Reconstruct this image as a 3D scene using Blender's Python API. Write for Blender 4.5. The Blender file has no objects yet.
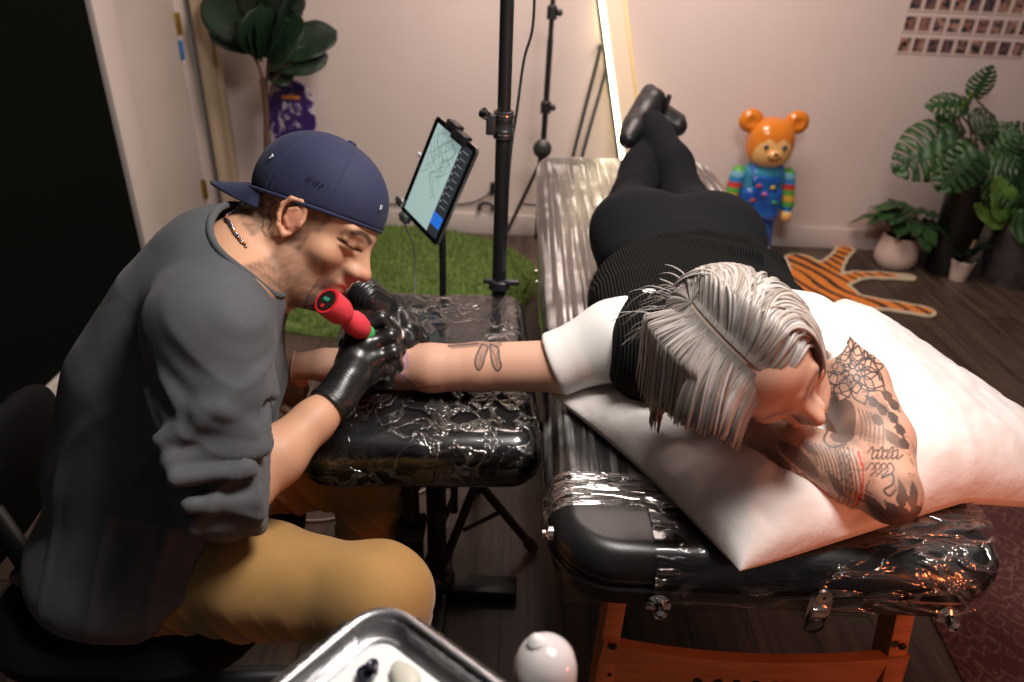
import bpy, bmesh, math, random
import numpy as np
from mathutils import Vector, Matrix, Quaternion
random.seed(7); rng = np.random.RandomState(3)
S = bpy.context.scene; COL = S.collection
# ------------------------------------------------------------------ camera (measured from the photograph)
F = 728.; PITCH = math.radians(29.3); ROLL = math.radians(2.4); H = 1.38
f_ = np.array([0, math.cos(PITCH), -math.sin(PITCH)]); r0 = np.array([1., 0, 0]); u0 = np.array([0, math.sin(PITCH), math.cos(PITCH)])
R_ = r0*math.cos(ROLL)+u0*math.sin(ROLL); U_ = -r0*math.sin(ROLL)+u0*math.cos(ROLL)
EYE = np.array([0, 0, H])
def ray(x, y): return f_+(x-512)/F*R_-(y-341)/F*U_
def at(x, y, z): d = ray(x, y); return EYE+d*((z-H)/d[2])      # the point at height z seen at x, y
def aty(x, y, Y): d = ray(x, y); return EYE+d*(Y/d[1])
def atx(x, y, X): d = ray(x, y); return EYE+d*(X/d[0])
def att(x, y, t): return EYE+ray(x, y)*t
A3 = lambda *v: np.array(v, float)
def nrm(v): v = np.array(v, float); return v/np.linalg.norm(v)
# ------------------------------------------------------------------ materials
def ndm(name):
    m = bpy.data.materials.new(name); m.use_nodes = True
    nt = m.node_tree; return m, nt, nt.nodes, nt.links, nt.nodes['Principled BSDF']
def mat(name, col=(.5, .5, .5), rough=.5, metal=0, bump=0, bscale=100, bstretch=(1, 1, 1), coat=0, sheen=0, sss=0, vcol=False,
        col2=None, cscale=8, cstretch=(1, 1, 1), trans=0, ior=None, spec=None, detail=3, bdist=.002, emit=0, alpha=1, contrast=(.35, .65)):
    m, nt, N, L, B = ndm(name)
    B.inputs['Base Color'].default_value = (*col, 1); B.inputs['Roughness'].default_value = rough; B.inputs['Metallic'].default_value = metal
    if coat: B.inputs['Coat Weight'].default_value = coat; B.inputs['Coat Roughness'].default_value = .08
    if sheen: B.inputs['Sheen Weight'].default_value = sheen
    if sss: B.inputs['Subsurface Weight'].default_value = sss; B.inputs['Subsurface Radius'].default_value = (1, .35, .2); B.inputs['Subsurface Scale'].default_value = .008
    if trans: B.inputs['Transmission Weight'].default_value = trans
    if ior: B.inputs['IOR'].default_value = ior
    if spec is not None: B.inputs['Specular IOR Level'].default_value = spec
    if alpha < 1: B.inputs['Alpha'].default_value = alpha
    if emit: B.inputs['Emission Color'].default_value = (*col, 1); B.inputs['Emission Strength'].default_value = emit
    tc = N.new('ShaderNodeTexCoord')
    src = None
    if vcol:
        a = N.new('ShaderNodeAttribute'); a.attribute_name = 'Col'; src = a.outputs['Color']; L.new(src, B.inputs['Base Color'])
    if col2:
        mp = N.new('ShaderNodeMapping'); mp.inputs['Scale'].default_value = cstretch; L.new(tc.outputs['Object'], mp.inputs[0])
        n = N.new('ShaderNodeTexNoise'); n.inputs['Scale'].default_value = cscale; n.inputs['Detail'].default_value = 4; L.new(mp.outputs[0], n.inputs['Vector'])
        cr = N.new('ShaderNodeValToRGB'); cr.color_ramp.elements[0].position = contrast[0]; cr.color_ramp.elements[1].position = contrast[1]
        cr.color_ramp.elements[0].color = (*col, 1); cr.color_ramp.elements[1].color = (*col2, 1); L.new(n.outputs[0], cr.inputs[0])
        if vcol:
            mx = N.new('ShaderNodeMix'); mx.data_type = 'RGBA'; mx.blend_type = 'MULTIPLY'; mx.inputs[0].default_value = 1
            L.new(src, mx.inputs[6]); L.new(cr.outputs[0], mx.inputs[7]); L.new(mx.outputs[2], B.inputs['Base Color'])
        else: L.new(cr.outputs[0], B.inputs['Base Color'])
    if bump:
        mp = N.new('ShaderNodeMapping'); mp.inputs['Scale'].default_value = bstretch; L.new(tc.outputs['Object'], mp.inputs[0])
        n = N.new('ShaderNodeTexNoise'); n.inputs['Scale'].default_value = bscale; n.inputs['Detail'].default_value = detail; L.new(mp.outputs[0], n.inputs['Vector'])
        b = N.new('ShaderNodeBump'); b.inputs['Strength'].default_value = bump; b.inputs['Distance'].default_value = bdist
        L.new(n.outputs[0], b.inputs['Height']); L.new(b.outputs[0], B.inputs['Normal'])
    return m
# ------------------------------------------------------------------ objects
def tag(o, label=None, cat=None, group=None, kind=None):
    if label: o['label'] = label
    if cat: o['category'] = cat
    if group: o['group'] = group
    if kind: o['kind'] = kind
    return o
def thing(name, loc, label, cat, group=None):
    o = bpy.data.objects.new(name, None); COL.objects.link(o); o.location = tuple(loc); o.empty_display_size = .05
    return tag(o, label, cat, group)
def link(name, me, m=None, parent=None, smooth=True, mats=None):
    o = bpy.data.objects.new(name, me); COL.objects.link(o)
    for mm in (mats or ([m] if m else [])): me.materials.append(mm)
    if parent is not None:
        o.parent = parent
        w = Vector((0, 0, 0)); p = parent
        while p is not None: w += Vector(p.location); p = p.parent
        o.location = -w        # geometry is written in world coordinates
    if smooth: me.polygons.foreach_set('use_smooth', [True]*len(me.polygons))
    return o
def bake_local(o):
    pass
def mesh(name, V, Fc, m=None, parent=None, smooth=True, col=None, mats=None, midx=None):
    me = bpy.data.meshes.new(name)
    V = np.asarray(V, np.float32)
    if isinstance(Fc, np.ndarray) and Fc.ndim == 2:
        n, k = Fc.shape
        me.vertices.add(len(V)); me.vertices.foreach_set('co', V.ravel())
        me.loops.add(n*k); me.loops.foreach_set('vertex_index', Fc.astype(np.int32).ravel())
        me.polygons.add(n); me.polygons.foreach_set('loop_start', np.arange(0, n*k, k, dtype=np.int32)); me.polygons.foreach_set('loop_total', np.full(n, k, np.int32))
        me.update(calc_edges=True)
    else:
        me.from_pydata([tuple(map(float, v)) for v in V], [], [tuple(map(int, q)) for q in Fc])
    if midx is not None: me.polygons.foreach_set('material_index', list(midx))
    o = link(name, me, m, parent, smooth, mats)
    if col is not None:
        a = me.attributes.new('Col', 'FLOAT_COLOR', 'POINT')
        c = np.ones((len(V), 4), np.float32); c[:, :3] = col; a.data.foreach_set('color', c.ravel())
    return o
class MB:
    """collects shapes (world coordinates) into one mesh"""
    def __init__(s): s.V = []; s.F = []
    def add(s, V, Fc):
        n = len(s.V); s.V += [tuple(v) for v in V]; s.F += [tuple(i+n for i in q) for q in Fc]; return s
    def box(s, c, size, rz=0, bev=.003, rx=0, ry=0, M=None):
        bm = bmesh.new(); bmesh.ops.create_cube(bm, size=1)
        for v in bm.verts: v.co = Vector((v.co.x*size[0], v.co.y*size[1], v.co.z*size[2]))
        if bev:
            bev = min(bev, min(size)*.45)
            bmesh.ops.bevel(bm, geom=bm.edges[:], offset=bev, segments=2, profile=.5, affect='EDGES')
        R = M if M is not None else (Matrix.Rotation(rz, 3, 'Z') @ Matrix.Rotation(ry, 3, 'Y') @ Matrix.Rotation(rx, 3, 'X'))
        V = [R @ v.co + Vector(tuple(c)) for v in bm.verts]; bm.verts.index_update()
        Fc = [[v.index for v in q.verts] for q in bm.faces]; bm.free(); return s.add(V, Fc)
    def tube(s, P, r, n=12, cap=True, closed=False):
        P = [np.array(p, float) for p in P]; m = len(P)
        rr = [r]*m if np.isscalar(r) else list(r)
        T = []
        for i in range(m):
            a = P[i-1] if (i or closed) else P[i]; b = P[(i+1) % m] if (i < m-1 or closed) else P[i]
            T.append(nrm(b-a+1e-9))
        up = A3(0, 0, 1) if abs(T[0][2]) < .9 else A3(1, 0, 0)
        X = nrm(np.cross(up, T[0])); V = []
        for i in range(m):
            X = nrm(X-T[i]*np.dot(X, T[i])); Y = np.cross(T[i], X)
            for k in range(n):
                a = 2*math.pi*k/n; V.append(P[i]+rr[i]*(math.cos(a)*X+math.sin(a)*Y))
        Fc = []
        for i in range(m if closed else m-1):
            j = (i+1) % m
            for k in range(n): Fc.append((i*n+k, i*n+(k+1) % n, j*n+(k+1) % n, j*n+k))
        if cap and not closed: Fc += [tuple(reversed(range(n))), tuple(range((m-1)*n, m*n))]
        return s.add(V, Fc)
    def lathe(s, prof, c=(0, 0, 0), axis=(0, 0, 1), n=32):
        ax = nrm(axis); up = A3(0, 0, 1) if abs(ax[2]) < .9 else A3(1, 0, 0)
        X = nrm(np.cross(up, ax)); Y = np.cross(ax, X); c = np.array(c, float); V = []; Fc = []
        for (r, h) in prof:
            for k in range(n):
                a = 2*math.pi*k/n; V.append(c+ax*h+r*(math.cos(a)*X+math.sin(a)*Y))
        for i in range(len(prof)-1):
            for k in range(n): Fc.append((i*n+k, i*n+(k+1) % n, (i+1)*n+(k+1) % n, (i+1)*n+k))
        return s.add(V, Fc)
    def ball(s, c, r, n=16, M=None):
        r = (r, r, r) if np.isscalar(r) else r; V = []; Fc = []; c = np.array(c, float)
        for i in range(n+1):
            th = math.pi*i/n
            for k in range(2*n):
                ph = math.pi*k/n; v = A3(r[0]*math.sin(th)*math.cos(ph), r[1]*math.sin(th)*math.sin(ph), r[2]*math.cos(th))
                V.append(c+(M @ v if M is not None else v))
        for i in range(n):
            for k in range(2*n):
                q = (i*2*n+k, (i+1)*2*n+k, (i+1)*2*n+(k+1) % (2*n), i*2*n+(k+1) % (2*n)); Fc.append(q)
        return s.add(V, Fc)
    def build(s, name, m=None, parent=None, smooth=True, auto=True, weld=False):
        me = bpy.data.meshes.new(name); me.from_pydata([tuple(map(float, v)) for v in s.V], [], s.F)
        bm = bmesh.new(); bm.from_mesh(me); bmesh.ops.remove_doubles(bm, verts=bm.verts, dist=1e-6)
        bmesh.ops.recalc_face_normals(bm, faces=bm.faces); bm.to_mesh(me); bm.free()
        o = link(name, me, m, parent, smooth)
        if auto and smooth: me.set_sharp_from_angle(angle=math.radians(38))
        return o
def bez(P, n=24):
    """smooth Catmull-Rom curve through points"""
    P = [np.array(p, float) for p in P]; Q = [2*P[0]-P[1]]+P+[2*P[-1]-P[-2]]; out = []
    for i in range(1, len(Q)-2):
        k = max(2, n//(len(P)-1))
        for j in range(k):
            t = j/k; a, b, c, d = Q[i-1:i+3]
            out.append(.5*((2*b)+(-a+c)*t+(2*a-5*b+4*c-d)*t*t+(-a+3*b-3*c+d)*t**3))
    out.append(P[-1]); return out
# ------------------------------------------------------------------ signed distance modelling
class SDF:
    def __init__(s, lo, hi, h):
        s.lo = np.array(lo, np.float32); s.h = h; s.n = np.ceil((np.array(hi)-s.lo)/h).astype(int)+1
        s.d = np.full(s.n, .5, np.float32)
        s.ax = [s.lo[i]+np.arange(s.n[i], dtype=np.float32)*h for i in range(3)]
    def sub(s, lo, hi):
        a = np.clip(np.floor((np.array(lo)-s.lo)/s.h).astype(int), 0, s.n); b = np.clip(np.ceil((np.array(hi)-s.lo)/s.h).astype(int)+1, 0, s.n)
        sl = tuple(slice(a[i], b[i]) for i in range(3))
        g = [s.ax[0][sl[0]][:, None, None], s.ax[1][sl[1]][None, :, None], s.ax[2][sl[2]][None, None, :]]
        return sl, g
    def mix(s, sl, e, k, op):
        d = s.d[sl]
        if d.size == 0: return
        if op == 'u':
            if k: hh = np.maximum(k-np.abs(d-e), 0)/k; s.d[sl] = np.minimum(d, e)-hh*hh*k*.25
            else: s.d[sl] = np.minimum(d, e)
        elif op == 's':
            e = -e; hh = np.maximum(k-np.abs(d-e), 0)/max(k, 1e-6); s.d[sl] = np.maximum(d, e)+hh*hh*k*.25
    def cone(s, a, b, r1, r2, k=.01, op='u'):
        a = np.array(a, float); b = np.array(b, float); m = max(r1, r2)+k+3*s.h
        sl, g = s.sub(np.minimum(a, b)-m, np.maximum(a, b)+m)
        ba = b-a; L2 = max(float(ba@ba), 1e-9)
        pa = [g[i]-a[i] for i in range(3)]
        t = np.clip((pa[0]*ba[0]+pa[1]*ba[1]+pa[2]*ba[2])/L2, 0, 1)
        e = np.sqrt((pa[0]-ba[0]*t)**2+(pa[1]-ba[1]*t)**2+(pa[2]-ba[2]*t)**2)-(r1+(r2-r1)*t)
        s.mix(sl, e.astype(np.float32), k, op); return s
    def chain(s, P, R, k=.01, op='u'):
        for i in range(len(P)-1): s.cone(P[i], P[i+1], R[i], R[i+1], k, op)
        return s
    def ell(s, c, r, M=None, k=.01, op='u', p=2):
        """ellipsoid; rows of M are its axes"""
        c = np.array(c, float); r = (r, r, r) if np.isscalar(r) else r; m = max(r)*(1 if p == 2 else 1.5)+k+3*s.h
        sl, g = s.sub(c-m, c+m); q = [g[i]-c[i] for i in range(3)]
        if M is not None: q = [q[0]*M[i][0]+q[1]*M[i][1]+q[2]*M[i][2] for i in range(3)]
        if p == 2:
            k0 = np.sqrt(sum((q[i]/r[i])**2 for i in range(3))); k1 = np.sqrt(sum((q[i]/r[i]**2)**2 for i in range(3)))
            e = k0*(k0-1)/np.maximum(k1, 1e-6)
        else:
            e = (sum(np.abs(q[i]/r[i])**p for i in range(3))**(1/p)-1)*min(r)
        s.mix(sl, e.astype(np.float32), k, op); return s
    def box(s, c, hs, rad, M=None, k=.01, op='u'):
        c = np.array(c, float); m = float(np.linalg.norm(hs))+k+3*s.h
        sl, g = s.sub(c-m, c+m); q = [g[i]-c[i] for i in range(3)]
        if M is not None: q = [q[0]*M[i][0]+q[1]*M[i][1]+q[2]*M[i][2] for i in range(3)]
        q = [np.abs(q[i])-(hs[i]-rad) for i in range(3)]
        e = np.sqrt(sum(np.maximum(x, 0)**2 for x in q))+np.minimum(np.maximum(np.maximum(q[0], q[1]), q[2]), 0)-rad
        s.mix(sl, e.astype(np.float32), k, op); return s
    def plane(s, c, n, k=.003):
        """cut away the side n points to"""
        g = [s.ax[0][:, None, None], s.ax[1][None, :, None], s.ax[2][None, None, :]]; n = nrm(n)
        e = sum((g[i]-c[i])*n[i] for i in range(3)).astype(np.float32)
        d = s.d; hh = np.maximum(k-np.abs(d-e), 0)/k; s.d = np.maximum(d, e)+hh*hh*k*.25; return s
    def field(s, fn):
        g = [s.ax[0][:, None, None], s.ax[1][None, :, None], s.ax[2][None, None, :]]
        s.d = (s.d+fn(*g)).astype(np.float32); return s
    def surf(s, smooth=2):
        d = s.d; d = np.pad(d, 1, constant_values=.5); lo = s.lo-s.h; n = np.array(d.shape)-1
        ins = d < 0
        cnt = np.zeros(n, np.uint8)
        C = [(i, j, k) for i in (0, 1) for j in (0, 1) for k in (0, 1)]
        for (i, j, k) in C: cnt += ins[i:i+n[0], j:j+n[1], k:k+n[2]]
        act = np.nonzero((cnt > 0) & (cnt < 8)); I = np.stack(act, 1)
        vals = {c: d[I[:, 0]+c[0], I[:, 1]+c[1], I[:, 2]+c[2]] for c in C}
        acc = np.zeros((len(I), 3)); w = np.zeros(len(I))
        for a in C:
            for ax in range(3):
                if a[ax] == 0:
                    b = list(a); b[ax] = 1; b = tuple(b); va, vb = vals[a], vals[b]; m = (va < 0) != (vb < 0)
                    t = np.where(m, va/np.where(m, va-vb, 1), 0)
                    for x in range(3): acc[:, x] += np.where(m, a[x]+(t if x == ax else 0), 0)
                    w += m
        V = (I+acc/w[:, None])*s.h+lo
        ids = np.full(n, -1, np.int32); ids[act] = np.arange(len(I)); Q = []
        for ax in range(3):
            o1, o2 = [(1, 2), (2, 0), (0, 1)][ax]
            sa = [slice(None)]*3; sb = [slice(None)]*3; sa[ax] = slice(0, -1); sb[ax] = slice(1, None)
            A = ins[tuple(sa)]; B = ins[tuple(sb)]; E = np.stack(np.nonzero(A != B), 1)
            E = E[(E[:, o1] > 0) & (E[:, o2] > 0) & (E[:, o1] < n[o1]) & (E[:, o2] < n[o2])]
            def idx(a, b):
                J = E.copy(); J[:, o1] -= a; J[:, o2] -= b; return ids[J[:, 0], J[:, 1], J[:, 2]]
            q = np.stack([idx(1, 1), idx(0, 1), idx(0, 0), idx(1, 0)], 1)
            fl = ~A[E[:, 0], E[:, 1], E[:, 2]]; q[fl] = q[fl][:, ::-1]; Q.append(q)
        Q = np.concatenate(Q); Q = Q[(Q >= 0).all(1)]
        for _ in range(smooth): V = lap(V, Q, .5)
        return V, Q
def lap(V, Q, f=.5):
    acc = np.zeros_like(V); w = np.zeros(len(V))
    for i in range(4):
        a, b = Q[:, i], Q[:, (i+1) % 4]
        for x in range(3): acc[:, x] += np.bincount(a, V[b, x], len(V))+np.bincount(b, V[a, x], len(V))
        w += np.bincount(a, minlength=len(V))+np.bincount(b, minlength=len(V))
    return V+(acc/np.maximum(w, 1)[:, None]-V)*f
def vnormals(V, Q):
    n = np.cross(V[Q[:, 2]]-V[Q[:, 0]], V[Q[:, 3]]-V[Q[:, 1]]); N = np.zeros_like(V)
    for i in range(4):
        for x in range(3): N[:, x] += np.bincount(Q[:, i], n[:, x], len(V))
    return N/np.maximum(np.linalg.norm(N, axis=1), 1e-9)[:, None]
_K = rng.normal(size=(3, 24, 3)); _PH = rng.uniform(0, 6.28, (3, 24))
def noise(P, scale, seed=0, stretch=(1, 1, 1)):
    """smooth pseudo noise, about -1..1; P is N x 3"""
    P = np.asarray(P)*scale*np.array(stretch); o = np.zeros(len(P)); kk = _K[seed % 3]; ph = _PH[seed % 3]+seed*1.7
    for i in range(12): o += np.sin(P@kk[i]+ph[i]+.8*np.sin(P@kk[i+12]*.6+ph[i+12]))
    return o/5
def g3(x, y, z, k, ph=0): return np.sin(x*k[0]+y*k[1]+z*k[2]+ph)
def frame(Fv, Uv):
    """rows: right, forward, up"""
    Fv = nrm(Fv); Uv = nrm(np.array(Uv)-Fv*np.dot(Uv, Fv)); return np.stack([np.cross(Fv, Uv), Fv, Uv])
def segd(P, a, b):
    """distance of points (N,k) to segment"""
    a = np.array(a); b = np.array(b); ba = b-a; t = np.clip(((P-a)@ba)/max(ba@ba, 1e-12), 0, 1); return np.linalg.norm(P-a-t[:, None]*ba, axis=1)
def polyd(P, pts):
    return np.min([segd(P, pts[i], pts[i+1]) for i in range(len(pts)-1)], axis=0)
# ================================================================== SETTING
M = {}
def plank_mat():
    m, nt, N, L, B = ndm('wood_plank_floor')
    tc = N.new('ShaderNodeTexCoord'); mp = N.new('ShaderNodeMapping'); mp.inputs['Rotation'].default_value = (0, 0, math.pi/2); L.new(tc.outputs['Object'], mp.inputs[0])
    br = N.new('ShaderNodeTexBrick'); br.inputs['Scale'].default_value = 1; br.inputs['Brick Width'].default_value = 1.2; br.inputs['Row Height'].default_value = .145
    br.inputs['Mortar Size'].default_value = .0022; br.inputs['Color1'].default_value = (.062, .042, .032, 1); br.inputs['Color2'].default_value = (.12, .085, .064, 1); br.inputs['Mortar'].default_value = (.012, .009, .007, 1)
    br.offset = .37; br.inputs['Bias'].default_value = 0; L.new(mp.outputs[0], br.inputs['Vector'])
    m2 = N.new('ShaderNodeMapping'); m2.inputs['Scale'].default_value = (38, 2.2, 1); L.new(tc.outputs['Object'], m2.inputs[0])
    n = N.new('ShaderNodeTexNoise'); n.inputs['Scale'].default_value = 1; n.inputs['Detail'].default_value = 7; n.inputs['Roughness'].default_value = .65; n.inputs['Distortion'].default_value = .6; L.new(m2.outputs[0], n.inputs['Vector'])
    cr = N.new('ShaderNodeValToRGB'); cr.color_ramp.elements[0].position = .3; cr.color_ramp.elements[0].color = (.35, .33, .31, 1); cr.color_ramp.elements[1].position = .75; cr.color_ramp.elements[1].color = (1.5, 1.45, 1.4, 1); L.new(n.outputs[0], cr.inputs[0])
    mx = N.new('ShaderNodeMix'); mx.data_type = 'RGBA'; mx.blend_type = 'MULTIPLY'; mx.inputs[0].default_value = 1; L.new(br.outputs[0], mx.inputs[6]); L.new(cr.outputs[0], mx.inputs[7]); L.new(mx.outputs[2], B.inputs['Base Color'])
    B.inputs['Roughness'].default_value = .42
    b = N.new('ShaderNodeBump'); b.inputs['Strength'].default_value = .35; b.inputs['Distance'].default_value = .002; L.new(n.outputs[0], b.inputs['Height']); L.new(b.outputs[0], B.inputs['Normal'])
    return m
XW, YW = -1.42, 3.6
wallm = mat('warm_grey_wall_paint', (.69, .585, .545), .75, bump=.15, bscale=60, col2=(.72, .615, .575), cscale=2)
whitem = mat('white_trim_paint', (.66, .58, .54), .4, bump=.1, bscale=30)
doorm = mat('off_white_door_paint', (.50, .44, .39), .45, bump=.15, bscale=14, col2=(.55, .48, .43), cscale=3)
casem = mat('cream_casing_paint', (.60, .47, .33), .45)
blackwall = mat('black_wall_paint', (.003, .004, .003), .9, bump=.2, bscale=50, spec=.05)
brass = mat('brass', (.55, .36, .10), .35, 1, bump=.2, bscale=60)
def struct(o): o['kind'] = 'structure'; return o
struct(MB().box((1.0, 1.4, -.03), (5.2, 5.6, .06), bev=0).build('floor', plank_mat()))
struct(MB().box((1.05, YW+.05, 1.3), (5.1, .1, 2.6), bev=0).build('wall_back', wallm))
wl = MB().box((XW-.05, .6, 1.3), (.1, 3.9, 2.6), bev=0); struct(wl.build('wall_left', blackwall))
wl = MB().box((XW-.05, 3.6-.02, 1.3), (.1, .08, 2.6), bev=0).box((XW-.05, 2.56+.49, 2.33), (.1, 1.0, .54), bev=0); struct(wl.build('wall_left_end', wallm))
struct(MB().box((XW+.006, 2.62, 1.03), (.03, .135, 2.06), bev=.004).build('trim_1', whitem))
struct(MB().box((XW+.006, 3.42, 1.03), (.03, .10, 2.06), bev=.004).box((XW+.012, 3.50, 1.03), (.045, .06, 2.06), bev=.006).build('trim_2', casem))
struct(MB().box((XW+.006, 3.02, 2.10), (.03, .94, .10), bev=.004).build('trim_3', casem))
dr = MB().box((XW-.02, 2.945, 1.01), (.035, .51, 2.0), bev=.003); d1 = struct(dr.build('door_1', doorm))
struct(MB().box((XW-.055, 3.285, 1.02), (.04, .18, 2.05), bev=.003).build('trim_4', whitem))
for (px, py) in ((178, 24), (204, 189)):
    c = atx(px, py, XW+.002); MB().box(c, (.012, .030, .085), bev=.002).tube([c+A3(.008, .0, -.042), c+A3(.008, 0, .042)], .006).build('hinge', brass, d1)
c = atx(182, 50, XW+.004); MB().box(c, (.006, .025, .075), bev=.001).build('tape', mat('blue_tape', (.03, .16, .45), .5), d1)['label'] = 'blue tape'
struct(MB().box((1.05, YW-.008, .055), (5.0, .018, .11), bev=.004).build('baseboard_back', whitem))
struct(MB().box((XW+.008, .6, .06), (.018, 3.9, .12), bev=.004).build('baseboard_left', whitem))
# ------------------------------------------------------------------ artificial grass rug
gm = mat('green_artificial_grass', (.10, .17, .035), .8, col2=(.22, .33, .07), cscale=60, bump=.8, bscale=220, bdist=.01)
gc = A3(-.56, 2.99, 0); V = []; Fc = []
nr, na = 60, 180
for i in range(nr+1):
    for k in range(na):
        r = .60*math.sqrt(i/nr) if i else 0; a = 2*math.pi*k/na; e = 1+.015*math.sin(5*a)+.01*math.sin(9*a+1)
        V.append((gc[0]+r*e*1.12*math.cos(a), gc[1]+r*e*.98*math.sin(a), (.026+.005*rng.rand()) if i < nr else .002))
for i in range(nr):
    for k in range(na): Fc.append((i*na+k, i*na+(k+1) % na, (i+1)*na+(k+1) % na, (i+1)*na+k))
gr = mesh('grass_rug', V, Fc, gm)
tag(gr, 'round green artificial grass rug on the floor behind the armrest', 'rug')
bl = MB(); Vb = []; Fb = []
for i in range(16000):
    r = .59*math.sqrt(rng.rand()); a = rng.rand()*6.283; x = gc[0]+r*1.12*math.cos(a); y = gc[1]+r*.98*math.sin(a)
    t = rng.rand()*6.283; w = .0022; h = .022+.014*rng.rand(); lx, ly = rng.normal(0, .010, 2); n = len(Vb)
    Vb += [(x-w*math.cos(t), y-w*math.sin(t), .022), (x+w*math.cos(t), y+w*math.sin(t), .022), (x+lx, y+ly, .022+h)]; Fb.append((n, n+1, n+2))
bo = mesh('pile', Vb, np.array(Fb), gm, gr, smooth=False); bo['kind'] = 'stuff'
# ------------------------------------------------------------------ patterned red rug at the right
def persian():
    m, nt, N, L, B = ndm('dark_red_oriental_pile'); B.inputs['Roughness'].default_value = .95
    tc = N.new('ShaderNodeTexCoord')
    v = N.new('ShaderNodeTexVoronoi'); v.inputs['Scale'].default_value = 22; v.distance = 'MANHATTAN'; L.new(tc.outputs['Object'], v.inputs['Vector'])
    n = N.new('ShaderNodeTexNoise'); n.inputs['Scale'].default_value = 28; n.inputs['Detail'].default_value = 4; L.new(tc.outputs['Object'], n.inputs['Vector'])
    ad = N.new('ShaderNodeMath'); ad.operation = 'MULTIPLY'; L.new(v.outputs['Distance'], ad.inputs[0]); L.new(n.outputs[0], ad.inputs[1])
    cr = N.new('ShaderNodeValToRGB'); cr.color_ramp.interpolation = 'CONSTANT'; e = cr.color_ramp.elements
    e[0].position = 0; e[0].color = (.10, .045, .03, 1); e[1].position = .11; e[1].color = (.075, .014, .012, 1)
    for p_, c_ in ((.2, (.04, .012, .015, 1)), (.26, (.085, .018, .014, 1)), (.33, (.12, .06, .045, 1)), (.38, (.06, .012, .012, 1))):
        x = e.new(p_); x.color = c_
    L.new(ad.outputs[0], cr.inputs[0]); L.new(cr.outputs[0], B.inputs['Base Color'])
    b = N.new('ShaderNodeBump'); b.inputs['Strength'].default_value = .6; b.inputs['Distance'].default_value = .004; L.new(n.outputs[0], b.inputs['Height']); L.new(b.outputs[0], B.inputs['Normal'])
    return m
pa = at(918, 592, 0); pb = at(962, 682, 0); dd = nrm(pb-pa)
far = pa-dd*.55; near = pa+dd*1.2; side = A3(-dd[1], dd[0], 0)*1.5
if side[0] < 0: side = -side
V = [far, near, near+side, far+side]; V = [A3(v[0], v[1], 0) for v in V]
pr = MB().add(V+[v+A3(0, 0, .008) for v in V], [(0, 1, 2, 3), (4, 5, 6, 7), (0, 1, 5, 4), (1, 2, 6, 5), (2, 3, 7, 6), (3, 0, 4, 7)]).build('patterned_rug', persian(), smooth=False)
tag(pr, 'dark red oriental patterned rug on the floor right of the massage table', 'rug')
# ------------------------------------------------------------------ tiger rug
def tiger():
    # outline in floor coordinates from the photograph: body, hind paw, tail, far paw
    G = SDF((.85, 2.6, -.03), (2.05, 3.7, .05), .007)
    def q(x, y): return at(x, y, .0)+A3(0, 0, .004)
    def seg(p, r): 
        G.chain([q(*a) for a in p], r, k=.03)
    seg([(782, 300), (812, 283), (832, 292)], [.13, .14, .11])
    seg([(800, 262), (812, 275)], [.08, .11])
    seg([(826, 272), (836, 262), (845, 251)], [.08, .045, .05])
    seg([(836, 284), (858, 277), (880, 277), (908, 279)], [.06, .040, .036, .036])
    seg([(835, 300), (870, 305), (900, 309), (922, 313)], [.12, .06, .05, .055])
    V, Q = G.surf(1); ii = np.clip(((V-G.lo)/G.h).round().astype(int), 0, G.n-1); k0 = int((0-G.lo[2])/G.h); d2 = G.d[ii[:, 0], ii[:, 1], k0]
    V[:, 2] = np.clip(V[:, 2], .0015, .014); x, y = V[:, 0], V[:, 1]
    w = np.sin((x*.9+y*.45)*88+3.2*noise(V, 8, 1))+.7*noise(V, 12, 0)
    # distance to the rim for the pale border
    col = np.tile(A3(.75, .23, .035), (len(V), 1)); col[w > .42] = (.015, .012, .01)
    rim = d2 > -.016
    tail = at(906, 279, 0); col[np.hypot(x-tail[0], y-tail[1]) < .05] = (.55, .48, .34)
    col[rim] = (.62, .52, .36)
    o = mesh('tiger_rug', V, Q, mat('tufted_rug_wool', (1, 1, 1), .95, vcol=True, bump=.6, bscale=200, bdist=.004), col=col)
    tag(o, 'orange black striped tiger shaped rug lying beyond the massage table', 'rug')
tiger()
# ------------------------------------------------------------------ photo prints on the back wall
white_paper = mat('white_photo_paper', (.62, .50, .45), .5)
pics = [mat('dark_photo_print_%s' % n, c, .4, col2=c2, cscale=34, contrast=(.42, .58)) for n, c, c2 in (('a', (.03, .025, .03), (.42, .22, .17)), ('b', (.02, .03, .04), (.35, .16, .13)), ('c', (.20, .10, .09), (.04, .04, .06)), ('d', (.06, .05, .06), (.50, .28, .22)))]
rows = [(2, 'top', 268, 898+18), (22, 'middle', 0, 0), (43, 'bottom', 0, 0)]
order = ['first', 'second', 'third', 'fourth', 'fifth', 'sixth', 'seventh', 'eighth', 'ninth']
pB = aty(904, 45, YW-.002); pC = aty(1018, 49.6, YW-.002); pA = aty(911, 2, YW-.002)
dx = (pC[0]-pB[0])/8; dz = (pA[2]-pB[2])/2
for ri, rn in enumerate(('bottom', 'middle', 'top')):
    for ci in range(9):
        x = pB[0]+dx*ci; z = pB[2]+dz*ri
        t = thing('photo_print', (x, YW-.001, z-.03), 'small instant photo print on the back wall, %s from the left in the %s row' % (order[ci], rn), 'photo', 'instant photos pinned to the wall')
        w, h = dx*.86, dz*.84
        MB().box((x, YW-.002, z), (w, .003, h), bev=0).build('paper', white_paper, t)
        MB().box((x, YW-.004, z+h*.03), (w*.80, .001, h*.74), bev=0).build('picture', pics[(ri*5+ci*3+ci*ci) % 4], t)
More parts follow.
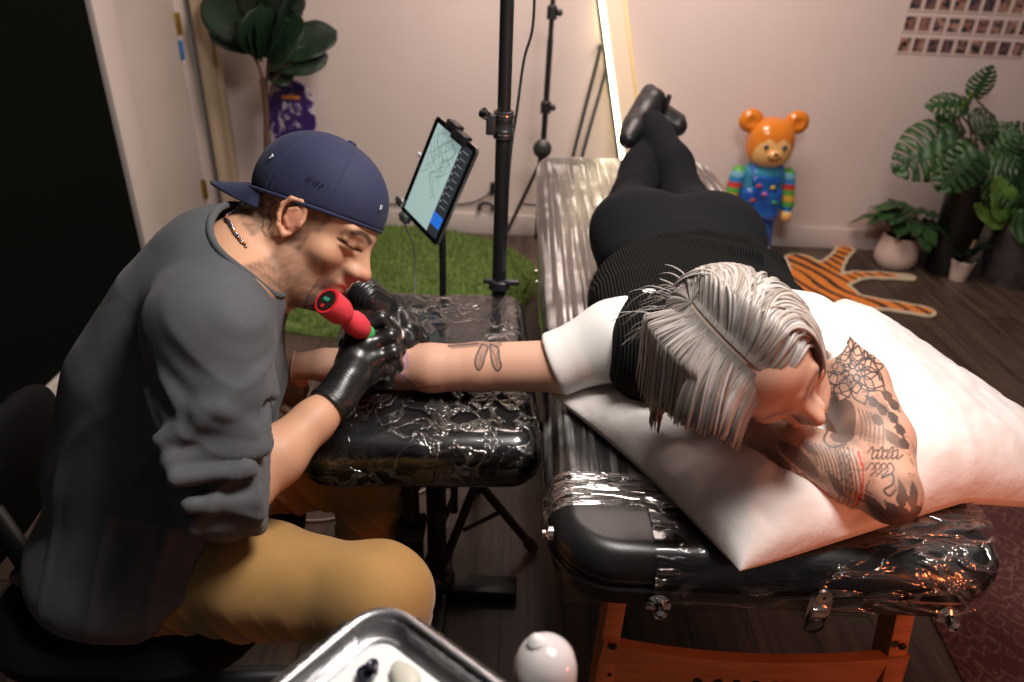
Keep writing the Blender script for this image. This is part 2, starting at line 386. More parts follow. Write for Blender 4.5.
# ================================================================== MATERIALS shared
black_vinyl = mat('black_vinyl', (.012, .012, .013), .32, bump=.25, bscale=260, bdist=.0006, spec=.5)
black_metal = mat('black_powder_coated_metal', (.012, .012, .013), .38, 0, bump=.05, bscale=90)
black_plastic = mat('black_plastic', (.014, .014, .015), .45)
chrome = mat('chrome', (.75, .73, .70), .18, 1)
steel = mat('brushed_steel', (.6, .6, .62), .3, 1, bump=.1, bscale=80, bstretch=(1, 8, 1))
rubber = mat('black_rubber', (.01, .01, .01), .8)
beech = mat('stained_beech_wood', (.44, .19, .075), .45, col2=(.33, .13, .045), cscale=7, cstretch=(1.5, 1, 14), bump=.1, bscale=40)
def wrap_mat(name, stretch, scale, thr, dens, ior=1.5, rough=.15, dist=.4, bumps=.8, white=.8, ridge=False, milk=.45):
    """clear stretch film: nearly see-through between its wrinkles; the wrinkles are milky and glint"""
    m, nt, N, L, B = ndm(name); out = N['Material Output']
    tc = N.new('ShaderNodeTexCoord'); mp = N.new('ShaderNodeMapping'); mp.inputs['Scale'].default_value = stretch; L.new(tc.outputs['Object'], mp.inputs[0])
    n = N.new('ShaderNodeTexNoise'); n.inputs['Scale'].default_value = scale; n.inputs['Detail'].default_value = 4; n.inputs['Distortion'].default_value = dist; L.new(mp.outputs[0], n.inputs['Vector'])
    mr = N.new('ShaderNodeMapRange')
    if ridge:
        a = N.new('ShaderNodeMath'); a.operation = 'SUBTRACT'; a.inputs[1].default_value = .5; L.new(n.outputs[0], a.inputs[0]); b = N.new('ShaderNodeMath'); b.operation = 'ABSOLUTE'; L.new(a.outputs[0], b.inputs[0])
        mr.inputs[1].default_value = 0; mr.inputs[2].default_value = thr; mr.inputs[3].default_value = 1; mr.inputs[4].default_value = 0; L.new(b.outputs[0], mr.inputs[0])
    else: mr.inputs[1].default_value = thr; mr.inputs[2].default_value = thr+.10; L.new(n.outputs[0], mr.inputs[0])
    n2 = N.new('ShaderNodeTexNoise'); n2.inputs['Scale'].default_value = 6; L.new(tc.outputs['Object'], n2.inputs['Vector'])
    mr2 = N.new('ShaderNodeMapRange'); mr2.inputs[1].default_value = .40; mr2.inputs[2].default_value = .62; mr2.inputs[3].default_value = .10; mr2.inputs[4].default_value = 1; L.new(n2.outputs[0], mr2.inputs[0])
    mul = N.new('ShaderNodeMath'); mul.operation = 'MULTIPLY'; L.new(mr.outputs[0], mul.inputs[0]); L.new(mr2.outputs[0], mul.inputs[1])
    bp = N.new('ShaderNodeBump'); bp.inputs['Strength'].default_value = bumps; bp.inputs['Distance'].default_value = .003; L.new((mul if ridge else n).outputs[0], bp.inputs['Height'])
    gl = N.new('ShaderNodeBsdfGlossy'); gl.inputs['Roughness'].default_value = rough; gl.inputs['Color'].default_value = (1, 1, 1, 1); L.new(bp.outputs[0], gl.inputs['Normal'])
    df = N.new('ShaderNodeBsdfDiffuse'); df.inputs['Color'].default_value = (white, white, white*.98, 1)
    m1 = N.new('ShaderNodeMixShader'); m1.inputs[0].default_value = milk; L.new(gl.outputs[0], m1.inputs[1]); L.new(df.outputs[0], m1.inputs[2])
    tr = N.new('ShaderNodeBsdfTransparent'); lw = N.new('ShaderNodeFresnel'); lw.inputs['IOR'].default_value = ior; L.new(bp.outputs[0], lw.inputs['Normal'])
    m2 = N.new('ShaderNodeMixShader'); L.new(lw.outputs[0], m2.inputs[0]); L.new(tr.outputs[0], m2.inputs[1]); L.new(gl.outputs[0], m2.inputs[2])
    k = N.new('ShaderNodeMath'); k.operation = 'MULTIPLY'; L.new(mul.outputs[0], k.inputs[0]); k.inputs[1].default_value = dens
    m3 = N.new('ShaderNodeMixShader'); L.new(k.outputs[0], m3.inputs[0]); L.new(m2.outputs[0], m3.inputs[1]); L.new(m1.outputs[0], m3.inputs[2]); L.new(m3.outputs[0], out.inputs['Surface'])
    N.remove(B); return m
wrap_long = wrap_mat('clear_stretch_film_lengthwise', (85, 1.6, 30), 1, .49, .95, 2.0, .22, .25, 1.0, .9)
wrap_cross = wrap_mat('clear_stretch_film_creased', (2.4, 1.9, 2.4), 9, .060, .34, 1.5, .11, .9, 1.3, ridge=True, milk=.12)
wrap_front = wrap_mat('clear_stretch_film_over_edge', (1.1, 3.0, 3.6), 8, .060, .34, 1.5, .11, .9, 1.3, ridge=True, milk=.12)
wrap_fine = wrap_mat('clear_stretch_film_bunched', (2, 8, 4), 11, .05, .35, 1.45, .15, .9, 1.0, ridge=True)
# rounded slab built as rings: outline (superellipse corners) swept through a vertical profile
def slab(c, w, d, rad, prof, rz=0, n=14, crown=0, sub=1):
    """prof: list of (inset, z) from the top centre outwards and down"""
    out = []
    cx = [(w/2-rad, d/2-rad, 0), (-(w/2-rad), d/2-rad, 90), (-(w/2-rad), -(d/2-rad), 180), (w/2-rad, -(d/2-rad), 270)]
    def ring(ins, z):
        R = []
        for (x, y, a0) in cx:
            rr = max(rad-ins, .001); xx = (abs(x)-max(ins-rad, 0)) if abs(x) else 0; yy = abs(y)-max(ins-rad, 0)
            for k in range(n+1):
                a = math.radians(a0+90*k/n); R.append((math.copysign(max(xx, 0), x)+rr*math.cos(a), math.copysign(max(yy, 0), y)+rr*math.sin(a), z))
            # straight run towards the next corner
        return R
    # denser straight runs
    def dens(R):
        o = []
        for i in range(len(R)):
            a = np.array(R[i]); b = np.array(R[(i+1) % len(R)]); L_ = np.linalg.norm((b-a)[:2]); o.append(a)
            if (i+1) % (n+1) == 0:
                for j in range(1, 10): o.append(a+(b-a)*j/10)
        return o
    rings = [dens(ring(i_, z_)) for (i_, z_) in prof]; m = len(rings[0]); V = []; Fc = []
    cs, sn = math.cos(rz), math.sin(rz)
    for r in rings:
        for p in r: V.append((c[0]+p[0]*cs-p[1]*sn, c[1]+p[0]*sn+p[1]*cs, p[2]))
    for i in range(len(rings)-1):
        for k in range(m): Fc.append((i*m+k, (i+1)*m+k, (i+1)*m+(k+1) % m, i*m+(k+1) % m))
    Fc.append(tuple(range(m))); Fc.append(tuple(reversed(range((len(rings)-1)*m, len(rings)*m))))
    return V, Fc
def pad_prof(zt, rr, h, side_bulge=0, n=8, z_end=None):
    P = [(.28, zt), (.20, zt), (.12, zt), (rr*1.0, zt)]
    P = [(i, z) for i, z in P if i >= rr]
    for k in range(1, n+1):
        a = math.pi/2*k/n; P.append((rr*(1-math.sin(a)), zt-rr*(1-math.cos(a))))
    P += [(0, zt-h*.7), (.004, zt-h*.9), (.012, zt-h)]
    return P
# ================================================================== MASSAGE TABLE
TX0, TX1, TY0, TY1, TZ = .068, .735, .735, 2.84, .63
tc_ = A3((TX0+TX1)/2, (TY0+TY1)/2, 0); TW, TD = TX1-TX0, TY1-TY0
mt = thing('massage_table', (tc_[0], tc_[1], 0), 'long black vinyl massage table wrapped in clear film with wooden legs', 'massage table')
V, Fc = slab(tc_, TW, TD, .10, pad_prof(TZ, .040, .062)); MB().add(V, Fc).build('cushion', black_vinyl, mt)
V, Fc = slab(tc_, TW-.012, TD-.012, .098, [(.05, .569), (.0, .569), (0, .567), (0, .534), (.004, .529), (.02, .528)]); MB().add(V, Fc).build('frame', black_vinyl, mt)
def ringtube(c, w, d, rad, z, r, rz=0, ins=0):
    V, _ = slab(c, w, d, rad, [(ins, z), (ins, z+.001)], rz=rz); m = len(V)//2; return [np.array(v) for v in V[:m]]
mb = MB()
for z in (.569,): mb.tube(ringtube(tc_, TW, TD, .10, z, 0), .0035, n=6, closed=True, cap=False)
mb.build('piping', black_vinyl, mt)
# film: far part over the body end, near part over the head end
def film(y0, y1, m, zt=TZ+.0025, low=.560, name='film', wr=.0016, x0=TX0, x1=TX1, seed=0):
    nx, ny = 150, int((y1-y0)/.008); G = .004; rr = .045
    # cross profile path: down the left side, over, down the right
    path = []
    for k in range(12): path.append((x0-G, low+(zt-rr-low)*k/12, -1, 0))
    for k in range(9): a = math.pi/2*k/8; path.append((x0-G+rr*(1-math.cos(a)), zt-rr+rr*math.sin(a), 0, 0))
    for k in range(1, 90): path.append((x0-G+rr+(x1-x0+2*G-2*rr)*k/90, zt, 0, 1))
    for k in range(9): a = math.pi/2*(1-k/8); path.append((x1+G-rr*(1-math.cos(a)), zt-rr+rr*math.sin(a), 0, 0))
    for k in range(1, 13): path.append((x1+G, zt-rr-(zt-rr-low)*k/12, 1, 0))
    V = []
    for j in range(ny+1):
        y = y0+(y1-y0)*j/ny
        for (x, z, s, t) in path:
            # follow the rounded plan corners
            e = max(0, (TY0+.10)-y, y-(TY1-.10)); ins = .10-math.sqrt(max(.10**2-min(e, .0999)**2, 0)) if e > 0 else 0
            xc = (x0+x1)/2; hw = (x1-x0)/2; xx = xc+(x-xc)*(hw-ins)/hw
            V.append((xx, y, z))
    V = np.array(V); m_ = len(path)
    V[:, 2] += wr*np.abs(noise(V, 22, seed, (1, .18, .5)))*.9; V[:, 0] += wr*1.2*noise(V, 30, seed+1, (.3, .6, 1))*(V[:, 2] < zt-.01)
    Fc = [(j*m_+k, j*m_+k+1, (j+1)*m_+k+1, (j+1)*m_+k) for j in range(ny) for k in range(m_-1)]
    return mesh(name, V, np.array(Fc), m, mt)
film(.90, 2.80, wrap_long, name='film', wr=.0022)['label'] = 'clear stretch film over the body section'
# bunched lower rim of the film near the head end (left part only in the photo) and film over the front edge
def patch(x0, x1, y0, y1, fz, m, name, nx=90, ny=60, wr=.003, seed=0, st=(1, 1, 1), sc=40):
    V = []
    for j in range(ny+1):
        for i in range(nx+1):
            x = x0+(x1-x0)*i/nx; y = y0+(y1-y0)*j/ny; V.append((x, y, fz(x, y)))
    V = np.array(V); V[:, 2] += wr*np.abs(noise(V, sc, seed, st))
    Fc = [(j*(nx+1)+i, j*(nx+1)+i+1, (j+1)*(nx+1)+i+1, (j+1)*(nx+1)+i) for j in range(ny) for i in range(nx)]
    return mesh(name, V, np.array(Fc), m, mt)
# film band wrapped round the left flank where it ends, with bunched wrinkles
def band(y0, y1, xe, m, name, seed=1):
    V = []; n1 = 110; ny = 40; rr = .045
    for j in range(ny+1):
        y = y0+(y1-y0)*j/ny
        e = max(0, (TY0+.10)-y); ins = .10-math.sqrt(max(.01-min(e, .0999)**2, 0)) if e > 0 else 0
        for k in range(n1+1):
            s = k/n1*(.06+rr*1.57+xe); xl = TX0+ins-.005
            if s < .03: p = (xl, y, .559+s)
            elif s < .03+rr*1.57: a = (s-.03)/rr; p = (xl+rr*(1-math.cos(a)), y, TZ+.004-rr+rr*math.sin(a))
            else: p = (xl+rr+(s-.03-rr*1.57), y, TZ+.004)
            V.append(p)
    V = np.array(V); w = np.abs(noise(V, 26, seed, (.25, 3.2, .5)))+.6*np.abs(noise(V, 60, seed+1, (.4, 2.4, 1)))
    V[:, 2] += .0045*w; V[:, 0] -= .004*w*(V[:, 2] < TZ-.03)
    m_ = n1+1; Fc = [(j*m_+k, (j+1)*m_+k, (j+1)*m_+k+1, j*m_+k+1) for j in range(ny) for k in range(n1)]
    return mesh(name, V, np.array(Fc), m, mt)
band(.835, .91, .12, wrap_fine, 'film')['label'] = 'bunched white glinting film edge'
# film over the front edge, right of the head end
def front_film(x0, x1, m):
    V = []; rr = .045; n1 = 60; nx = 200
    for i in range(nx+1):
        x = x0+(x1-x0)*i/nx; e = max(0, x-(TX1-.10)); ins = .10-math.sqrt(max(.01-min(e, .0998)**2, 0)) if e > 0 else 0
        e2 = .0
        for k in range(n1+1):
            s = k/n1*(.27+rr*1.57+.035); yf = TY0+ins-.005
            if s < .27: p = (x, yf+rr+.27-s, TZ+.003)
            elif s < .27+rr*1.57: a = (s-.27)/rr; p = (x, yf+rr*(1-math.sin(a)), TZ+.003-rr*(1-math.cos(a)))
            else: p = (x, yf-.001, TZ+.003-rr-(s-.27-rr*1.57))
            V.append(p)
    V = np.array(V); w = np.abs(noise(V, 16, 2, (.35, 2.5, 2.5)))+.5*np.abs(noise(V, 45, 0, (.5, 1.5, 1.5)))
    V[:, 2] += .0028*w*(V[:, 1] > TY0+.02); V[:, 1] -= .0035*w*(V[:, 1] < TY0+.05)
    m_ = n1+1; Fc = [(j*m_+k, j*m_+k+1, (j+1)*m_+k+1, (j+1)*m_+k) for j in range(nx) for k in range(n1)]
    return mesh('film', V, np.array(Fc), m, mt)
front_film(.215, TX1-.004, wrap_front)['label'] = 'creased film over the head end edge'
# corner fittings and the lift latch on the front face
for px in (657, 951):
    c = aty(px, 607, TY0+.004)
    k = MB().lathe([(.004, 0), (.016, 0), (.017, .003), (.012, .006), (.008, .009), (.007, .018), (.009, .020), (.009, .025), (.003, .028)], (c[0], TY0+.006, .541), (0, -1, 0), 20)
    k.box((c[0], TY0, .541), (.036, .006, .014), bev=.002); k.tube([(c[0], TY0-.010, .541), (c[0], TY0-.012, .529)], .0045, 8); k.build('corner_fitting', chrome, mt)
c = A3(aty(818, 600, TY0)[0], TY0-.006, .548)
lt = MB().box(c+A3(0, 0, .012), (.034, .008, .036), bev=.002).box(c+A3(0, -.006, .006), (.022, .007, .016), bev=.002).lathe([(.012, 0), (.0115, .004), (.003, .005)], c+A3(0, -.003, .036), (0, -1, 0), 18).build('latch', chrome, mt)
MB().tube([c+A3(.013*math.cos(a), -.006-.004*math.sin(a), -.024+.017*math.sin(a)) for a in np.linspace(0, 6.28, 24, endpoint=False)], .0018, 6, closed=True).tube([c+A3(-.012, -.005, -.018), c+A3(-.012, -.005, 0)], .002, 6).tube([c+A3(.012, -.005, -.018), c+A3(.012, -.005, 0)], .002, 6).build('latch_ring', black_metal, lt)
# second film rim fastener at the far left flank
c = atx(553, 533, TX0-.004); MB().lathe([(.002, 0), (.009, 0), (.009, .006), (.004, .010), (.004, .014)], c, (-1, 0, 0), 14).build('side_fitting', chrome, mt)
for (px, py) in ((537, 272), (538, 283)):
    c = atx(px, py, TX0-.004); MB().lathe([(.002, 0), (.008, 0), (.008, .005), (.003, .009)], c, (-1, 0, 0), 12).build('side_fitting', chrome, mt)
# wooden end panel and legs: the legs splay from the frame down
def leg(pt, pb, name='leg', w=.030, d=.05):
    pt, pb = np.array(pt), np.array(pb); ax = nrm(pt-pb); X = nrm(np.cross(A3(0, 1, 0), ax)); Y = np.cross(ax, X)
    Mx = Matrix(((X[0], Y[0], ax[0]), (X[1], Y[1], ax[1]), (X[2], Y[2], ax[2])))
    return MB().box((pt+pb)/2, (w, d, np.linalg.norm(pt-pb)), M=Mx, bev=.003).build(name, beech, mt)
YP = .80
l1 = aty(612, 612, YP+.02); l1b = aty(600, 682, YP-.01); l2 = aty(897, 612, YP+.02); l2b = aty(882, 682, YP-.01)
def ext(a, b, z): t = (z-a[2])/(b[2]-a[2]); return a+(b-a)*t
leg(ext(l1, l1b, .53), ext(l1, l1b, .0)); leg(ext(l2, l2b, .53), ext(l2, l2b, .0))
for sx in (TX0+.06, TX1-.06): leg((sx, TY1-.10, .53), (sx, TY1-.07, 0))
leg((TX0+.06, 1.75, .53), (TX0+.05, 1.75, 0)); leg((TX1-.06, 1.75, .53), (TX1-.05, 1.75, 0))
MB().box((tc_[0], TY1-.09, .22), (TW-.14, .018, .16)).build('brace_panel', beech, mt)
# curved apron with lettering (top edge dips in the middle)
aL = aty(606, 632, YP-.005); aR = aty(906, 640, YP-.005); nx = 40; Vp = []; 
for k in range(nx+1):
    t = k/nx; x = aL[0]-.004+(aR[0]-aL[0]+.008)*t; top = .398-.030*(1-(2*t-1)**2); zb = .20
    for (yy, z) in ((YP-.022, top), (YP-.004, top), (YP-.004, zb), (YP-.022, zb)): Vp.append((x-(top-z)*.10*(1-2*t), yy, z))
Fp = [(k*4+a, k*4+(a+1) % 4, k*4+4+(a+1) % 4, k*4+4+a) for k in range(nx) for a in range(4)]+[(0, 1, 2, 3), (nx*4+3, nx*4+2, nx*4+1, nx*4)]
ap = MB().add(Vp, Fp).build('end_panel', beech, mt)
dark_bolt = mat('dark_bolt_metal', (.08, .05, .04), .4, 1)
for (px, py) in ((613, 646), (609, 673), (902, 646), (889, 675)):
    c = aty(px, py, YP-.022); MB().lathe([(.0, .0055), (.003, .005), (.0062, .003), (.0066, 0)], c, (0, -1, 0), 14).build('bolt', dark_bolt, ap)
def text(name, s, loc, size, m, parent, R=None, shear=0, ext_=.0006, bold=0):
    cu = bpy.data.curves.new(name, 'FONT'); cu.body = s; cu.size = size; cu.extrude = ext_; cu.shear = shear; cu.offset = bold; cu.align_x = 'CENTER'
    tmp = bpy.data.objects.new('tmp', cu); COL.objects.link(tmp); dg = bpy.context.evaluated_depsgraph_get(); me = bpy.data.meshes.new_from_object(tmp.evaluated_get(dg))
    bpy.data.objects.remove(tmp); bpy.data.curves.remove(cu)
    R = R if R is not None else Matrix.Rotation(math.pi/2, 3, 'X')
    for v in me.vertices: v.co = R @ v.co + Vector(tuple(loc))
    me.materials.clear(); return link(name, me, m, parent, smooth=False)
ink = mat('black_lettering', (.01, .008, .008), .5)
tt = aty(760, 681, YP-.0235)
text('lettering', 'MALIPO', (tt[0], YP-.0232, tt[2]-.048), .066, ink, ap, shear=.15, bold=.0018)
# film colour glints: small orange price sticker like flecks are reflections, left to the light
# ================================================================== PILLOW
pm = mat('white_disposable_pillow_cover', (.78, .73, .71), .8, bump=.55, bscale=30, bdist=.004, bstretch=(1, 1, 1), sheen=.2)
PA, PB_, PD = at(551, 388, .665), at(741, 566, .662), at(866, 290, .70)
PC_ = at(1150, 452, .65)
def pillow():
    n = 150; us = np.linspace(-1, 1, n+1); U, W = np.meshgrid(us, us, indexing='ij'); u, w = U.ravel(), W.ravel()
    # corner pinch: sides bow in a little
    bu = 1-.045*(1-w**2)*(u*u); bw = 1-.045*(1-u**2)*(w*w)
    uu, ww = u*bu, w*bw
    s, t = (uu+1)/2, (ww+1)/2
    base = ((1-s)*(1-t))[:, None]*PA+(s*(1-t))[:, None]*PD+((1-s)*t)[:, None]*PB_+(s*t)[:, None]*PC_
    th = .098*np.power(np.clip((1-np.abs(u)**4)*(1-np.abs(w)**4), 0, 1), .45)
    # seam height: lies on the table, drooping where it hangs over the edges
    z0 = np.full(len(u), TZ+.022)
    over = np.maximum(0, base[:, 0]-TX1+.03); z0 -= .35*over**1.0
    P = base.copy(); P[:, 2] = z0
    top = P.copy(); bot = P.copy()
    dent = np.zeros(len(u))
    for (c, r, d) in ((A3(.31, .95, 0), .085, .040), (A3(.525, .80, 0), .060, .045), (A3(.51, .95, 0), .075, .045), (A3(.43, .86, 0), .050, .035), (A3(.36, 1.13, 0), .15, .06), (A3(.17, 1.12, 0), .08, .05)):
        dent += d*np.exp(-((base[:, 0]-c[0])**2+(base[:, 1]-c[1])**2)/r**2)
    wr = .009*np.abs(noise(base, 11, 0, (1, 2.2, 1)))+.0045*np.abs(noise(base, 30, 1, (1.6, 1, 1)))+.002*np.abs(noise(base, 75, 2))
    edge = (1-np.maximum(np.abs(u), np.abs(w))); rad = np.sin(np.arctan2(w, u)*34+3*noise(base, 8, 2))*.0035*np.exp(-edge*7)
    top[:, 2] += np.maximum(th*1.05-np.minimum(dent, th*.8), 0)+(wr+rad)*np.clip(edge*8, 0, 1)
    bot[:, 2] = np.maximum(bot[:, 2]-np.minimum(th*.5, .018), z0-.018)
    bot[:, 2] = np.where(base[:, 0] < TX1-.02, np.maximum(bot[:, 2], TZ+.004), bot[:, 2])
    top[:, 2] = np.maximum(top[:, 2], bot[:, 2]+.0015)
    m_ = n+1; I = np.arange(m_*m_).reshape(m_, m_)
    q = np.stack([I[:-1, :-1], I[:-1, 1:], I[1:, 1:], I[1:, :-1]], -1).reshape(-1, 4); N_ = len(top)
    rim = np.concatenate([I[0, :-1], I[:-1, -1], I[-1, :0:-1], I[:0:-1, 0]]); rn = np.roll(rim, -1)
    side = np.stack([rim, rn, rn+N_, rim+N_], 1)
    V = np.concatenate([top, bot]); Q = np.concatenate([q[:, ::-1], q+N_, side])
    o = mesh('pillow', V, Q, pm); bm = bmesh.new(); bm.from_mesh(o.data); bmesh.ops.recalc_face_normals(bm, faces=bm.faces); bm.to_mesh(o.data); bm.free()
    tag(o, 'large white pillow in a crinkled cover on the head end of the table', 'pillow')
pillow()
# ================================================================== ARMREST
ac = A3(-.165, 1.268, 0); AW, AD, ARZ = .41, .60, math.radians(3.5); AZ = .63
ar = thing('armrest', (ac[0], ac[1], 0), 'black padded tattoo armrest wrapped in clear film on a black stand', 'armrest')
V, Fc = slab(ac, AW, AD, .05, [(.18, AZ), (.12, AZ)]+pad_prof(AZ, .045, .10)[-11:], rz=ARZ); MB().add(V, Fc).build('cushion', black_vinyl, ar)
V, Fc = slab(ac, AW+.007, AD+.007, .053, [(.19, AZ+.004), (.13, AZ+.0042)]+[(i, z+.0035) for i, z in pad_prof(AZ, .045, .098)[-11:]], rz=ARZ)
# film as a denser grid: refine with bmesh then ruffle
bm = bmesh.new(); vv = [bm.verts.new(v) for v in V]
for q in Fc[:-2]:
    bm.faces.new([vv[i] for i in q])
inner = [vv[i] for i in Fc[-2]]; bm.faces.new(inner)
bmesh.ops.triangulate(bm, faces=[f for f in bm.faces if len(f.verts) > 4])
bmesh.ops.subdivide_edges(bm, edges=bm.edges[:], cuts=2, use_grid_fill=True); bmesh.ops.recalc_face_normals(bm, faces=bm.faces); bm.normal_update()
P = np.array([v.co[:] for v in bm.verts]); w = np.abs(noise(P, 18, 0, (1, .5, 1)))+.5*np.abs(noise(P, 44, 1))
for i, v in enumerate(bm.verts): v.co += v.normal*float(.0022*w[i])
me = bpy.data.meshes.new('film'); bm.to_mesh(me); bm.free(); link('film', me, wrap_cross, ar)
mb = MB().tube(ringtube(ac, AW, AD, .05, AZ-.052, 0, rz=ARZ), .0028, n=6, closed=True, cap=False); mb.build('piping', black_vinyl, ar)
MB().box((ac[0], ac[1], .522), (.26, .34, .014), rz=ARZ).build('mounting_plate', black_metal, ar)
pb = at(438, 592, 0)
MB().box((pb[0], pb[1], .26), (.040, .040, .51), bev=.004).build('post', black_metal, ar)
pc = at(415, 640, 0)
MB().tube([(pc[0], pc[1]+.02, .515), (pc[0], pc[1]+.02, .30)], .017, 16).tube([(pc[0], pc[1]+.02, .33), (pc[0], pc[1]+.02, .03)], .023, 16).box((pc[0], pc[1]+.02, .32), (.055, .055, .03), bev=.006).build('column', black_metal, ar)
hub = (pc[0], pc[1]+.02)
MB().tube([(hub[0]+.085*math.cos(a), hub[1]+.06*math.sin(a), .494) for a in np.linspace(0, 6.283, 36, endpoint=False)], .008, 8, closed=True).tube([(hub[0]-.085, hub[1], .494), (hub[0]+.085, hub[1], .494)], .007, 8).tube([(hub[0], hub[1]-.06, .494), (hub[0], hub[1]+.06, .494)], .007, 8).build('handwheel', black_metal, ar)
k0 = aty(404, 541, hub[1]); MB().tube([(hub[0], hub[1], k0[2]), (hub[0]-.055, hub[1], k0[2])], .006, 10).tube([(hub[0]-.058, hub[1]-.0, k0[2]-.03), (hub[0]-.058, hub[1], k0[2]+.028)], .009, 10).build('clamp_handle', black_metal, ar)
b0 = at(500, 581, 0); MB().box(((pb[0]+b0[0])/2-.01, pb[1], .018), (b0[0]-pb[0]+.10, .055, .036), rz=0, bev=.004).box((pb[0], pb[1]-.02, .014), (.05, .42, .028), bev=.004).build('base', black_metal, ar)
apx = aty(477, 481, 1.28)
MB().tube([apx+A3(0, 0, -.03), (apx[0], 1.28, .52)], .012, 12).build('tripod_column', black_metal, ar)
for e in (at(431, 596, .012), at(533, 548, .012), A3(apx[0]-.02, 1.60, .012)):
    lg = MB().tube([apx, e], .0105, 12).build('leg', black_metal, ar); MB().tube([e+(apx-e)*.10, e], .0150, 12).build('rubber_foot', rubber, lg)
    q1 = apx+(e-apx)*.42; 
    if e[0] > apx[0]+.01: MB().tube([q1, at(446, 556, .012)*.42+apx*.58-A3(0, 0, .05)], .0055, 8).build('brace', black_metal, lg)
# thin stay visible beside the post
MB().box((pb[0]+.035, pb[1]+.05, .36), (.016, .016, .30), bev=.002).tube([(pb[0]+.035, pb[1]+.05, .26), (pb[0]-.03, pb[1]-.03, .10)], .007, 8).build('stay', black_metal, ar)
# ================================================================== LIGHT STANDS
def pt_vert(px, py, Y): p = aty(px, py, Y); return p
ls = aty(499, 284, 1.66); bx = ls[0]; by = 1.66
st = thing('light_stand', (bx, by, 0), 'tall black tubular light stand between armrest and massage table', 'light stand', None)
top = aty(509, -60, by); tilt = (top[0]-bx)/(top[2]-ls[2])
X = lambda z: bx+(z-ls[2])*tilt
MB().tube([(X(.46), by, .46), (X(1.0), by, 1.0)], .0175, 20).build('pole', black_metal, st)
MB().tube([(X(1.0), by, 1.0), (X(2.0), by, 2.0)], .0150, 20).build('upper_pole', black_metal, st)
cz = aty(502, 124, by)[2]
cm = mat('dark_grey_clamp', (.06, .06, .065), .35, .6)
cl = MB().lathe([(.0175, -.03), (.023, -.03), (.0235, -.012), (.022, -.010), (.022, .010), (.0235, .012), (.023, .028), (.0175, .03)], (X(cz), by, cz)).box((X(cz)-.028, by-.008, cz), (.022, .022, .045), bev=.004).build('collar', cm, st)
for dz_ in (-.02, .022): MB().lathe([(.0175, -.0015), (.0248, -.0015), (.0248, .0015), (.0175, .0015)], (X(cz), by, cz+dz_)).build('ring', chrome, cl)
MB().lathe([(.003, 0), (.010, 0), (.012, .006), (.012, .018), (.004, .02)], (X(cz)-.036, by-.008, cz+.018), (-.5, -.6, .5), 14).build('knob', chrome, cl)
cz = ls[2]+.01
MB().lathe([(.0175, -.02), (.026, -.02), (.026, .0), (.0175, .004)], (X(cz), by, cz)).box((X(cz)+.025, by-.01, cz), (.05, .016, .014), bev=.004).box((X(cz)-.024, by-.01, cz+.002), (.03, .014, .012), bev=.004).build('lower_collar', cm, st)
hubz = .34; hb = A3(X(hubz), by, hubz)
MB().tube([hb+A3(0, 0, .13), hb-A3(0, 0, .20)], .0175, 18).tube([hb+A3(0, 0, .04), hb-A3(0, 0, .03)], .022, 18).build('tripod_hub', black_plastic, st)
e1 = at(590, 497, .012); a1 = math.atan2(e1[1]-by, e1[0]-hb[0])
for k in range(3):
    e = A3(hb[0]+.34*math.cos(a1+k*2.094), by+.34*math.sin(a1+k*2.094), .012)
    lg = MB().tube([hb, e], .0100, 12).build('leg', black_metal, st); MB().tube([e+(hb-e)*.08, e], .0140, 12).build('rubber_foot', rubber, lg)
    MB().tube([hb-A3(0, 0, .18), hb+(e-hb)*.55], .0055, 8).build('brace', black_metal, lg)
# thin cable hanging beside the stand
cp = [aty(535, -40, 1.75), aty(533, 25, 1.74), aty(524, 60, 1.73), aty(517, 110, 1.70), aty(511, 150, 1.69), aty(507, 200, 1.68), aty(503, 250, 1.68), aty(496, 272, 1.68), aty(490, 284, 1.68)]
tag(MB().tube(bez(cp, 60), .0032, 8).build('power_cable', rubber), 'thin black cable hanging down beside the tall light stand', 'cable')
# stand at the back
Yb = 3.25; kn = aty(543, 147, Yb)
s2 = thing('light_stand', (kn[0], Yb, 0), 'thin black light stand with a round knob standing before the back wall', 'light stand')
tp = aty(553, 0, Yb); t2 = (tp[0]-kn[0])/(tp[2]-kn[2]); X2 = lambda z: kn[0]+(z-kn[2])*t2
MB().tube([(X2(.12), Yb, .12), (X2(1.0), Yb, 1.0)], .013, 14).build('pole', black_metal, s2)
MB().tube([(X2(1.0), Yb, 1.0), (X2(1.9), Yb, 1.9)], .011, 14).build('upper_pole', black_metal, s2)
for (px, py, r) in ((548, 12, .022), (548, 107, .023)):
    z = aty(px, py, Yb)[2]; MB().lathe([(.011, -.03), (r, -.026), (r, .02), (.011, .03)], (X2(z), Yb, z), n=18).ball((X2(z)+.03, Yb-.01, z), .014, 8).build('collar', black_plastic, s2)
MB().lathe([(.0, .036), (.022, .034), (.040, .022), (.042, 0), (.036, -.02), (.0, -.03)], (kn[0]-.004, Yb-.03, kn[2]), (0, -1, .15), 24).lathe([(.0, .040), (.015, .039), (.016, .034)], (kn[0]-.004, Yb-.03, kn[2]), (0, -1, .15), 18).build('knob', mat('worn_dark_knob', (.05, .05, .045), .4, .5), s2)
hz = A3(X2(.50), Yb, .50)
l0 = aty(534, 196, Yb-.10); l1_ = at(505, 236, .01)
for e in (l1_, A3(kn[0]+.40, Yb+.12, .01), A3(kn[0]+.20, Yb-.45, .01)):
    lg = MB().tube([hz, e], .009, 10).build('leg', black_metal, s2); MB().tube([hz-A3(0, 0, .22), hz+(e-hz)*.55], .005, 8).build('brace', black_metal, lg)
MB().tube([hz-A3(0, 0, .05), hz+A3(0, 0, .04)], .02, 14).build('tripod_hub', black_plastic, s2)
